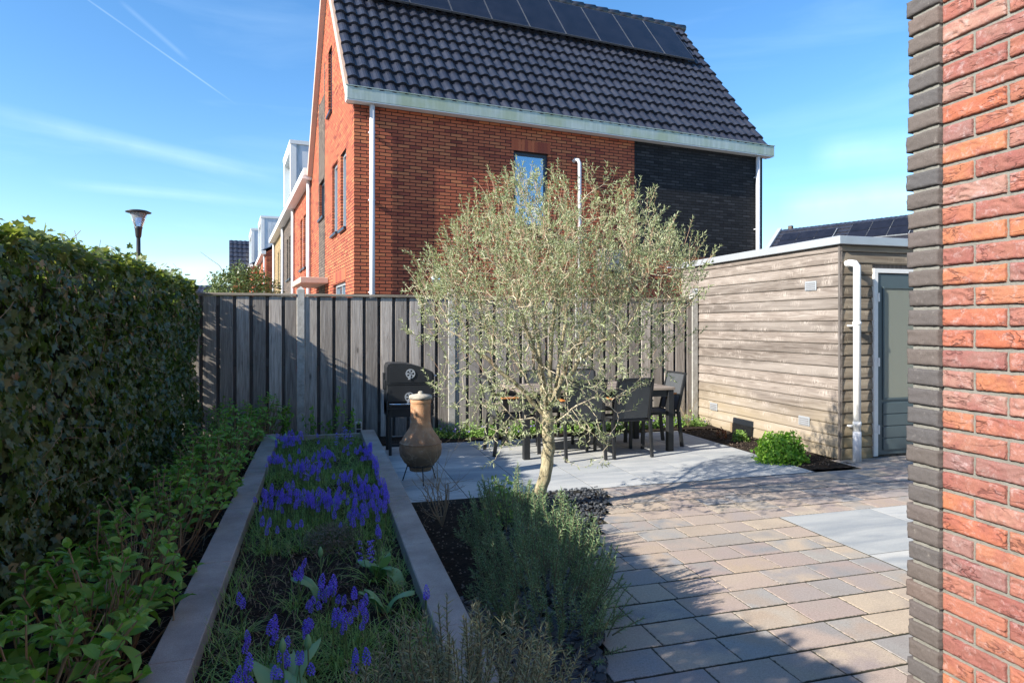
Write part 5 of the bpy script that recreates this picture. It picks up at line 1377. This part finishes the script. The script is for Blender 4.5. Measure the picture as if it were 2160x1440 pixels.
    while starts:
        pa, i = starts.pop(); pts = []; rs_ = []
        if pa >= 0: pts.append(nodes[pa]); rs_.append(min(rr(pa), rr(i)*1.15))
        cur = i
        while True:
            pts.append(nodes[cur]); rs_.append(rr(cur))
            if not kids[cur]: break
            ks = sorted(kids[cur], key=lambda k: -rad[k])
            for k in ks[1:]: starts.append((cur, k))
            cur = ks[0]
        big = max(rs_) > .008
        if big:
            m = MB(); m.tube(pts, rs_, 10 if rs_[0] > .02 else 7)
            for k, v in enumerate(m.v):
                vv = Vector(v); f = min(1, rs_[0]/.03); m.v[k] = tuple(vv + rv(1).normalized()*0 + Vector((noise.noise(vv*28), noise.noise(vv*28 + Vector((5, 0, 0))), 0))*.006*f)
            (tr).add(m.v, m.f)
        else: br.tube(pts, rs_, 3 if rs_[0] < .003 else 4, False)
    tr.build('trunk', M['bark'], t, True)
    br.build('branches', plain('pale_olive_twig', (.58, .50, .36), .85, 0, .2, 20, 0), t)
    lf = MB(); cnt = 0
    for i in range(n):
        if rad[i] > .0026 or par[i] < 0: continue
        tip = not kids[i]; d = (nodes[i] - nodes[par[i]]).normalized(); p = nodes[i]
        dist = math.sqrt(((p.x - cx)/1.02)**2 + ((p.y - CY)/.85)**2 + ((p.z - cz)/.9)**2)
        k_ = (7 if p.z > cz - .25 else 5) if tip else (2 if dist > .62 else (1 if p.z > cz - .35 else 0))
        if not tip and random.random() < .15: continue
        for k in range(k_):
            o = d.orthogonal(); o.rotate(Quaternion(d, random.uniform(0, 2*PI))); pp = p + d*random.uniform(-.028, .030 if tip else .01)
            dd = o*random.uniform(.4, .9) + d*random.uniform(.7, 1.2) + Vector((0, 0, .25)); l = random.uniform(.024, .042)
            leaf(lf, pp, dd, o.cross(d) + rv(.5) + Vector((0, 0, .5)), l, l*.24, 'lance', .04)
            cnt += 1
        if tip and dist > .8:    # a shoot carries on with pairs of leaves
            q = p.copy(); dd0 = (d + Vector((0, 0, .55)) + rv(.15)).normalized(); m = random.randint(2, 4)
            br2 = [p.copy()]
            for j in range(m):
                q = q + dd0*.024; br2.append(q.copy())
                o = dd0.orthogonal(); o.rotate(Quaternion(dd0, j*PI/2 + random.random()))
                for sg in (-1, 1): l = random.uniform(.028, .045); leaf(lf, q, o*sg*.7 + dd0, dd0 - o*sg*.5, l, l*.25, 'lance', .03); cnt += 1
            leaf(lf, q, dd0, o, .03, .008, 'lance')
    sh = MB(); cand = [i for i in range(n) if par[i] >= 0 and rad[i] < .006 and nodes[i].z > cz - .55]
    for q_ in range(2500):
        i = random.choice(cand)
        if nodes[i].z < cz - .1 and random.random() < .55: continue
        p = nodes[i].copy(); d = ((p - Vector((cx, CY*.5, cz - 1.1))).normalized() + rv(.28) + Vector((0, 0, .45))).normalized(); Ls = random.uniform(.09, .20); k_ = int(Ls/.02); pts = [p.copy()]
        for k in range(k_):
            d = (d + rv(.05)).normalized(); p = p + d*.02; pts.append(p.copy())
            if k > k_*.45:
                o = d.orthogonal(); o.rotate(Quaternion(d, k*PI/2 + random.random()))
                for sg in (-1, 1):
                    l = random.uniform(.022, .038); leaf(lf, p, o*sg*.6 + d, d - o*sg*.5, l, l*.25, 'lance', .03)
        leaf(lf, p, d, o, .028, .007, 'lance'); sh.tube(pts, .0011, 3, False)
    sh.build('shoots', plain('reddish_shoot', (.42, .27, .18), .8, 0, .2, 20, 0), t)
    lf.build('crown_leaves', M['olive_leaf'], t)
    print('olive nodes', n, 'leaves', cnt)
olive()
